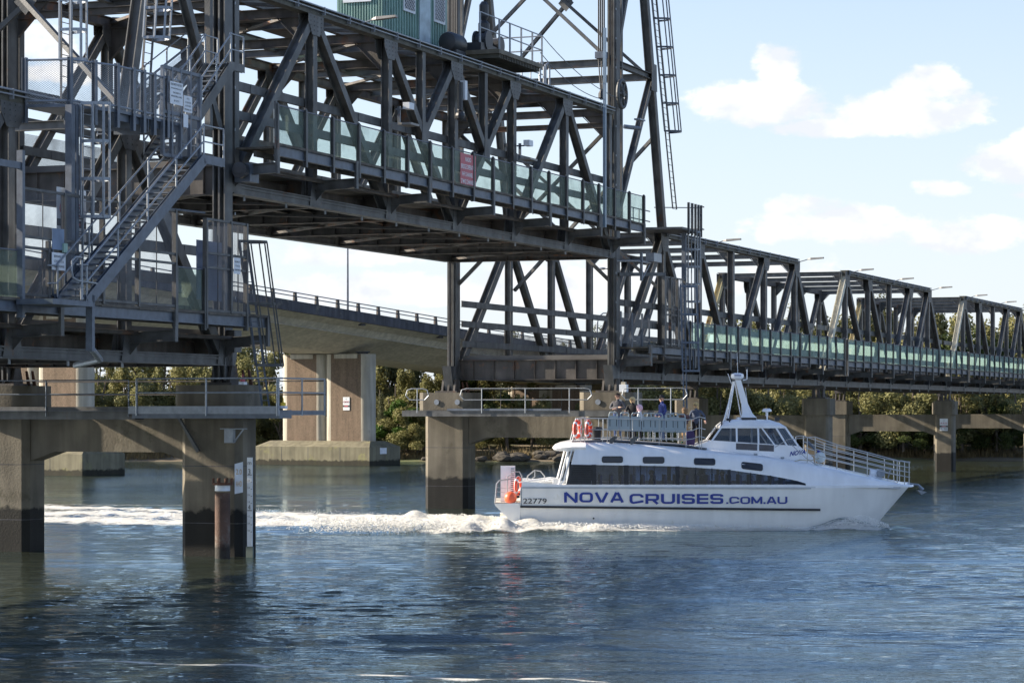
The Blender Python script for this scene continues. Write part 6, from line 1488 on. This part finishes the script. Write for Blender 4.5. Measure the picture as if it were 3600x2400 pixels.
me.loops.add(len(fa) * 4); me.polygons.add(len(fa)); me.loops.foreach_set('vertex_index', fa.astype(np.int32).ravel())
me.polygons.foreach_set('loop_start', np.arange(0, len(fa) * 4, 4, dtype=np.int32)); me.polygons.foreach_set('use_smooth', np.ones(len(fa), bool))
me.update(calc_edges=True); at_ = me.attributes.new('foam', 'FLOAT', 'POINT'); at_.data.foreach_set('value', np.concatenate([foam.ravel(), np.zeros(4)]).astype(np.float32))
me.materials.append(water_material()); wo = bpy.data.objects.new('water', me); COL.objects.link(wo); wo['kind'] = 'structure'

# churned foam and thrown spray as real lumps (stuff)
FOAM = mat('foam_white', (.88, .87, .82), .75, 0, .06, 3)
def foam_cloud(name, n, fn, seed, label):
    rg = random.Random(seed); vs = []; fs = []
    ico = bmesh.new(); bmesh.ops.create_icosphere(ico, subdivisions=1, radius=1); iv = [v.co.copy() for v in ico.verts]; jf = [[v.index for v in f.verts] for f in ico.faces]; ico.free()
    for _ in range(n):
        x, y, z, r = fn(rg)
        o = len(vs); sx, sy, sz = rg.uniform(.7, 1.5), rg.uniform(.7, 1.4), rg.uniform(.5, 1.0)
        vs += [(x + v.x * r * sx, y + v.y * r * sy, z + v.z * r * sz) for v in iv]; fs += [tuple(i + o for i in f) for f in jf]
    ob = MB(); ob.add(vs, fs); o = ob.build(name, FOAM, None, True, kind='stuff'); o['label'] = label; o['category'] = 'foam'; return o
def side_wash(rg):
    u = rg.random(); x = 10.5 - u * 17.5 + rg.gauss(0, .8); w = .5 + 1.9 * u; d = abs(rg.gauss(0, .42)) * w
    h = .15 + .36 * u * math.exp(-((d - .3 * w) / (.7 * w)) ** 2)
    r = rg.uniform(.010, .028) * (.6 + .6 * u); return x, 98.7 - d, rg.random() * h + .02, r
foam_cloud('hull_wash', 15000, side_wash, 1, 'thick band of churned foam along the near side of the boat from stern to midships')
def bow_wash(rg):
    u = rg.random(); x = 14.5 - u * 7.0; d = rg.random() * (.25 + .6 * math.exp(-((x - 13.2) / 1.3) ** 2))
    return x, 98.75 - d - .06 * u, .03 + rg.random() * (.10 + .50 * math.exp(-((x - 13.4) / .9) ** 2)), rg.uniform(.008, .02)
foam_cloud('bow_wash', 5000, bow_wash, 2, 'thin sparkling curl of foam thrown up by the bow')
def stern_wash(rg):
    u = rg.random() ** 1.5; x = 1.0 - u * 13; yc = 101 + max(0, .8 - x) * .62; d = rg.gauss(0, 1.2 + .2 * -min(0, x)); y = yc + d
    z = .10 + .30 * math.exp(-((x + 3) / 3.2) ** 2 - ((y - 102.5) / 3) ** 2) * rg.random() + .12 * rg.random()
    return x, y, z, rg.uniform(.010, .030) * (1 - .4 * u)
foam_cloud('stern_wash', 14000, stern_wash, 3, 'boiling white wash heaped up behind the stern of the boat')

# ------------------------------------------------------------------ banks and land
GRND = mat('bank_mud', (.17, .135, .085), .95, 0, .3, .4, (.12, .14, .05), .42, .12, .5, 3)
gx = list(range(-400, 401, 8)); prof = [(221, -1.2), (227.5, -.15), (229, .10), (231, .35), (234, .8), (240, 1.3), (260, 1.7), (400, 3), (1200, 10), (3200, 22)]
rg = random.Random(5); vs = []; fs = []
def bank_off(x): return 2.0 * math.sin(x * .05) + 1.1 * math.sin(x * .17 + 1) + .5 * math.sin(x * .6) - 3.0 * math.exp(-((x - 8) / 14) ** 2)
for x in gx:
    for (y, z) in prof: vs.append((x * (1 if y < 300 else y / 300), y + bank_off(x) * (1 if y < 300 else 0), z + rg.uniform(-.06, .06)))
m_ = len(prof)
for i in range(len(gx) - 1):
    for j in range(m_ - 1): fs.append((i * m_ + j, (i + 1) * m_ + j, (i + 1) * m_ + j + 1, i * m_ + j + 1))
MB().add(vs, fs).build('river_bank', GRND, None, True, kind='structure')
# reeds and dry grass on the bank (stuff)
GRS = mat('dry_grass', (.16, .12, .055), .9, 0, .4, .8)
q = MB(); rg = random.Random(9)
for i in range(15000):
    x = rg.uniform(-60, 62); yb = 229.6 + bank_off(x); y = yb + abs(rg.gauss(0, 2.2)); h = rg.uniform(.25, .8); a = rg.uniform(0, 3.14); dx, dy = math.cos(a) * .06, math.sin(a) * .06; lx = rg.uniform(-.15, .15)
    z = .1 + (y - yb) * .14
    o = len(q.v); q.v += [(x - dx, y - dy, z), (x + dx, y + dy, z), (x + lx, y, z + h)]; q.f.append((o, o + 1, o + 2)); q.mi.append(0)
o = q.build('bank_grass', GRS, None, kind='stuff'); o['label'] = 'dry grass and reeds along the far mud bank'; o['category'] = 'grass'

# ------------------------------------------------------------------ trees
def leafmat(name, c, c2):
    M = bpy.data.materials.new(name); M.use_nodes = True; nt = M.node_tree; N = nt.nodes.new; L = nt.links.new; b = nt.nodes['Principled BSDF']
    geo = N('ShaderNodeNewGeometry'); n = N('ShaderNodeTexNoise'); n.inputs['Scale'].default_value = .8; n.inputs['Detail'].default_value = 3; L(geo.outputs['Position'], n.inputs['Vector'])
    mr = N('ShaderNodeMapRange'); mr.inputs['From Min'].default_value = .35; mr.inputs['From Max'].default_value = .65; L(n.outputs[0], mr.inputs[0])
    rn = N('ShaderNodeMath'); rn.operation = 'MULTIPLY_ADD'; L(geo.outputs['Random Per Island'], rn.inputs[0]); rn.inputs[1].default_value = .5; 
    s = N('ShaderNodeMath'); s.operation = 'MULTIPLY'; L(mr.outputs[0], s.inputs[0]); s.inputs[1].default_value = .5; L(s.outputs[0], rn.inputs[2])
    mx = N('ShaderNodeMixRGB'); L(rn.outputs[0], mx.inputs[0]); mx.inputs[1].default_value = (*c, 1); mx.inputs[2].default_value = (*c2, 1); L(mx.outputs[0], b.inputs['Base Color'])
    b.inputs['Roughness'].default_value = .55; b.inputs['Specular IOR Level'].default_value = .12
    tr = N('ShaderNodeBsdfTranslucent'); L(mx.outputs[0], tr.inputs[0]); ms = N('ShaderNodeMixShader'); ms.inputs[0].default_value = .32; L(b.outputs[0], ms.inputs[1]); L(tr.outputs[0], ms.inputs[2]); L(ms.outputs[0], nt.nodes['Material Output'].inputs[0])
    return M
LM = [leafmat('mangrove_leaf', (.15, .155, .060), (.29, .27, .115)), leafmat('dark_leaf', (.045, .070, .022), (.11, .13, .045)), leafmat('she_oak_leaf', (.085, .10, .055), (.18, .175, .09)), leafmat('bright_leaf', (.045, .095, .018), (.10, .17, .035))]
BARK = mat('bark', (.11, .09, .07), .95, 0, .3, 3)
def crown_mesh(seed, H, W, kind, nleaf):
    rg = random.Random(seed); q = MB(); blobs = []
    nb = 15 if kind != 2 else 20
    for i in range(nb):
        t = rg.random(); z = H * (.10 + .80 * t) if kind != 2 else H * (.25 + .7 * t)
        w = W * (1 - .55 * t ** 1.6) * (1 if kind != 2 else .7)
        a = rg.uniform(0, 6.28); d = w * rg.random() ** .6
        blobs.append((d * math.cos(a), d * math.sin(a), z, rg.uniform(.16, .30) * W * (1.2 - .5 * t), rg.uniform(.13, .22) * H * .7))
    per = nleaf // nb
    for (bx_, by_, bz_, br, bh) in blobs:
        for _ in range(per):
            while True:
                v = Vector((rg.gauss(0, 1), rg.gauss(0, 1), rg.gauss(0, 1)))
                if v.length > .1: break
            v.normalize(); rr = rg.uniform(.62, 1.08) if rg.random() < .8 else rg.uniform(.2, .7); p = Vector((bx_ + v.x * br * rr, by_ + v.y * br * rr, max(.15, bz_ + v.z * bh * rr)))
            nrm = (v + Vector((rg.gauss(0, .55), rg.gauss(0, .55), rg.gauss(0, .55)))).normalized(); a_ = nrm.orthogonal().normalized(); b_ = nrm.cross(a_); th = rg.uniform(0, 6.28)
            a2 = a_ * math.cos(th) + b_ * math.sin(th); b2 = nrm.cross(a2); s = rg.uniform(.08, .19) * (1.0 if kind != 2 else .8)
            o = len(q.v); q.v += [tuple(p + a2 * s), tuple(p + b2 * s * .62), tuple(p - a2 * s), tuple(p - b2 * s * .62)]; q.f.append((o, o + 1, o + 2, o + 3)); q.mi.append(0)
    return q, blobs
def tree_proto(seed, H, W, kind, nleaf):
    q, blobs = crown_mesh(seed, H, W, kind, nleaf); r = thing('mangrove_tree' if kind != 2 else 'she_oak_tree', 'x', 'tree', (0, 0, 0))
    q.build('crown', LM[kind], r)
    t = MB(); rg = random.Random(seed + 99); top = Vector((rg.uniform(-.4, .4), rg.uniform(-.4, .4), H * .72))
    t.tube([(0, 0, -.5), (rg.uniform(-.3, .3), rg.uniform(-.3, .3), H * .3), tuple(top)], [.24, .17, .06], 7)
    for i, b in enumerate(blobs[:9]): t.tube([(0, 0, H * rg.uniform(.12, .4)), (b[0] * .5, b[1] * .5, b[2] * .62), (b[0], b[1], b[2])], [.11, .07, .03], 5)
    t.build('trunk', BARK, r); return r
protos = [tree_proto(11, 8.5, 4.4, 0, 9000), tree_proto(12, 9.5, 4.0, 0, 9000), tree_proto(13, 7.0, 3.8, 1, 7000), tree_proto(14, 12.0, 3.4, 2, 8000), tree_proto(15, 10.5, 4.2, 1, 8000), tree_proto(16, 5.5, 3.2, 3, 6000), tree_proto(17, 10.0, 4.6, 0, 10000)]
ph_ = [8.5, 9.5, 7, 12, 10.5, 5.5, 10]
used = set(); rg = random.Random(21); cnt = [0]
def plant(px, Y, top_y, k=None, w=1.0):
    """tree seen at photograph column px, distance Y, top at photograph row top_y"""
    z = CAM_H - (top_y - 1435) * Y / FPX; k = rg.choice([0, 1, 4, 6]) if k is None else k; s = max(.4, (z - 1.2) / (ph_[k] * .98))
    p = protos[k]
    if k in used: p = copy_tree(protos[k])
    used.add(k); p.location = ((px - 1800) * Y / FPX, Y, 1.0); p.rotation_euler = (0, 0, rg.uniform(0, 6.28)); p.scale = (s * w * rg.uniform(.9, 1.15), s * w * rg.uniform(.9, 1.15), s)
    cnt[0] += 1; p['group'] = 'trees along the far bank'
    lm = [(90, 'beside the far left column'), (190, 'above the left portal beam'), (290, 'just right of the half hidden viaduct pier'), (390, 'in the middle of the left portal opening'), (480, 'left of the near pier cap'), (580, 'above the near pier cap'), (680, 'under the left tower foot'), (780, 'behind the small red lantern'), (890, 'behind the leaning blue ladder'), (990, 'at the left edge of the brown viaduct pier'), (1320, 'against the right edge of the brown viaduct pier'), (1400, 'above the reeds right of the wide pile cap'), (1460, 'by the left end of the second pier walkway'), (1560, 'beside the second portal pier column'), (1660, 'behind the left tower leg of the main gap'), (1760, 'left of the low viaduct pier in the gap'), (1880, 'right of the low viaduct pier in the gap'), (2000, 'behind the seats of the boat'), (2120, 'behind the man in charcoal'), (2230, 'behind the right tower leg'), (2340, 'behind the man in navy'), (2440, 'behind the blonde woman in blue grey'), (2530, 'left of the boat mast'), (2620, 'behind the boat masthead'), (2720, 'behind the wheelhouse roof'), (2810, 'left of the third pier'), (2920, 'behind the third pier and cream end post'), (3030, 'above the arch of the fourth portal beam'), (3140, 'behind the middle of the second side span'), (3250, 'left of the column with the white danger sign'), (3360, 'behind the column with the white danger sign'), (3470, 'behind the farthest span'), (3560, 'near the right edge of the photo'), (9999, 'at the very right edge of the photo')]
    where = next(w_ for lim, w_ in lm if px < lim); row = 'front row' if Y < 237.5 else 'second row' if Y < 247 else 'back row' if Y < 300 else 'distant'
    p['label'] = '%s %s %s' % (row, ['olive mangrove', 'tall mangrove', 'dark mangrove', 'she oak', 'dark tree', 'green shrub', 'pale mangrove'][k], where)
    p['category'] = 'tree'
    return p
for px in range(-40, 1000, 75): plant(px + rg.uniform(-25, 25), rg.uniform(234, 240), rg.uniform(1215, 1275), rg.choice([0, 1, 6, 6]))
for px in range(0, 1000, 70): plant(px + rg.uniform(-25, 25), rg.uniform(231, 236), rg.uniform(1330, 1430), rg.choice([6, 0, 1]), 1.35)
for px in range(-20, 1400, 120): plant(px, rg.uniform(250, 262), rg.uniform(1130, 1200), rg.choice([0, 1, 6]), 1.15)
for px in range(1330, 1640, 50): plant(px, rg.uniform(248, 255), rg.uniform(1225, 1260), rg.choice([0, 1, 6]), 1.1)
for px, ty_ in ((1330, 1290), (1400, 1270), (1470, 1285), (1540, 1300), (1370, 1330)): plant(px, rg.uniform(240, 246), ty_, rg.choice([0, 1, 6]))
plant(1345, 232, 1385, 3); plant(1400, 233, 1400, 5, 1.3); plant(1320, 233, 1470, 5, 1.2); plant(1440, 232, 1365, 0, 1.1); plant(1490, 230.5, 1440, 0, 1.25); plant(1465, 230, 1520, 0, 1.3)
for px in range(1560, 2400, 80): plant(px + rg.uniform(-20, 20), rg.uniform(244, 256), rg.uniform(1265, 1330), None)
for px in range(1600, 2240, 62): plant(px + rg.uniform(-25, 25), rg.uniform(330, 360), rg.uniform(1150, 1225), rg.choice([3, 3, 0, 6]))
for px in range(1600, 2500, 95): plant(px + rg.uniform(-20, 20), rg.uniform(234, 238), rg.uniform(1370, 1430), rg.choice([0, 2, 6]), 1.15)
for px in range(2300, 3700, 78): plant(px + rg.uniform(-25, 25), rg.uniform(234, 241), rg.uniform(1225, 1300), rg.choice([0, 1, 6, 0]))
for px, ty_ in ((2560, 1090), (2625, 1110), (2700, 1160), (2760, 1110), (2830, 1075), (2890, 1045), (2950, 1090), (3010, 1120), (3080, 1080), (3150, 1120), (3230, 1100), (3300, 1110), (3370, 1075), (3440, 1110), (3500, 1130), (3560, 1090), (3640, 1100), (3130, 1060)):
    plant(px + rg.uniform(-15, 15), rg.uniform(246, 262), ty_, rg.choice([3, 0, 6, 1]))
for px in range(2560, 3700, 90): plant(px + rg.uniform(-25, 25), rg.uniform(244, 250), rg.uniform(1150, 1200), rg.choice([0, 1, 4, 6]))
for px in range(2520, 3700, 80): plant(px + rg.uniform(-25, 25), rg.uniform(232, 235), rg.uniform(1400, 1480), rg.choice([2, 4, 2]), 1.2)
for i, p in enumerate(protos):
    if i not in used: bpy.data.objects.remove(p.children[0]); 
# two neighbours of one kind in one place: say which is the left and which the right one
_grp = {}
for o_ in COL.objects:
    if o_.get('category') == 'tree': _grp.setdefault(o_['label'], []).append(o_)
for lb_, os_ in _grp.items():
    if len(os_) > 1:
        os_.sort(key=lambda o_: o_.location.x / o_.location.y); 
        for i_, o_ in enumerate(os_): o_['label'] = lb_ + (', leftmost' if i_ == 0 else ', rightmost' if i_ == len(os_) - 1 else ', middle')
# rocks at the water's edge
ROCK = mat('bank_rock', (.07, .062, .05), .95, 0, .35, 1.5, bump=.6, bscale=6)
rg = random.Random(31)
for i in range(34):
    px = rg.uniform(1690, 2080) if i < 24 else rg.uniform(1440, 2900); Y = 227.6 + rg.uniform(0, 3.2); x = (px - 1800) * Y / FPX; Y += bank_off(x); r = rg.uniform(.2, .75)
    b = bmesh.new(); bmesh.ops.create_icosphere(b, subdivisions=2, radius=1)
    for v in b.verts: d = 1 + .28 * noise.noise(v.co * 1.6 + Vector((i, 0, 0))); v.co = Vector((v.co.x * r * 1.4, v.co.y * r, v.co.z * r * .62)) * d
    me = bpy.data.meshes.new('rock'); b.to_mesh(me); b.free(); me.materials.append(ROCK); o = bpy.data.objects.new('rock', me); COL.objects.link(o); o.location = (x, Y, .25 + (Y - 228 - bank_off(x)) * .12)
    o['label'] = 'dark rounded rock lying at the edge of the far mud bank'; o['category'] = 'rock'; o['group'] = 'rocks at the edge of the far bank'
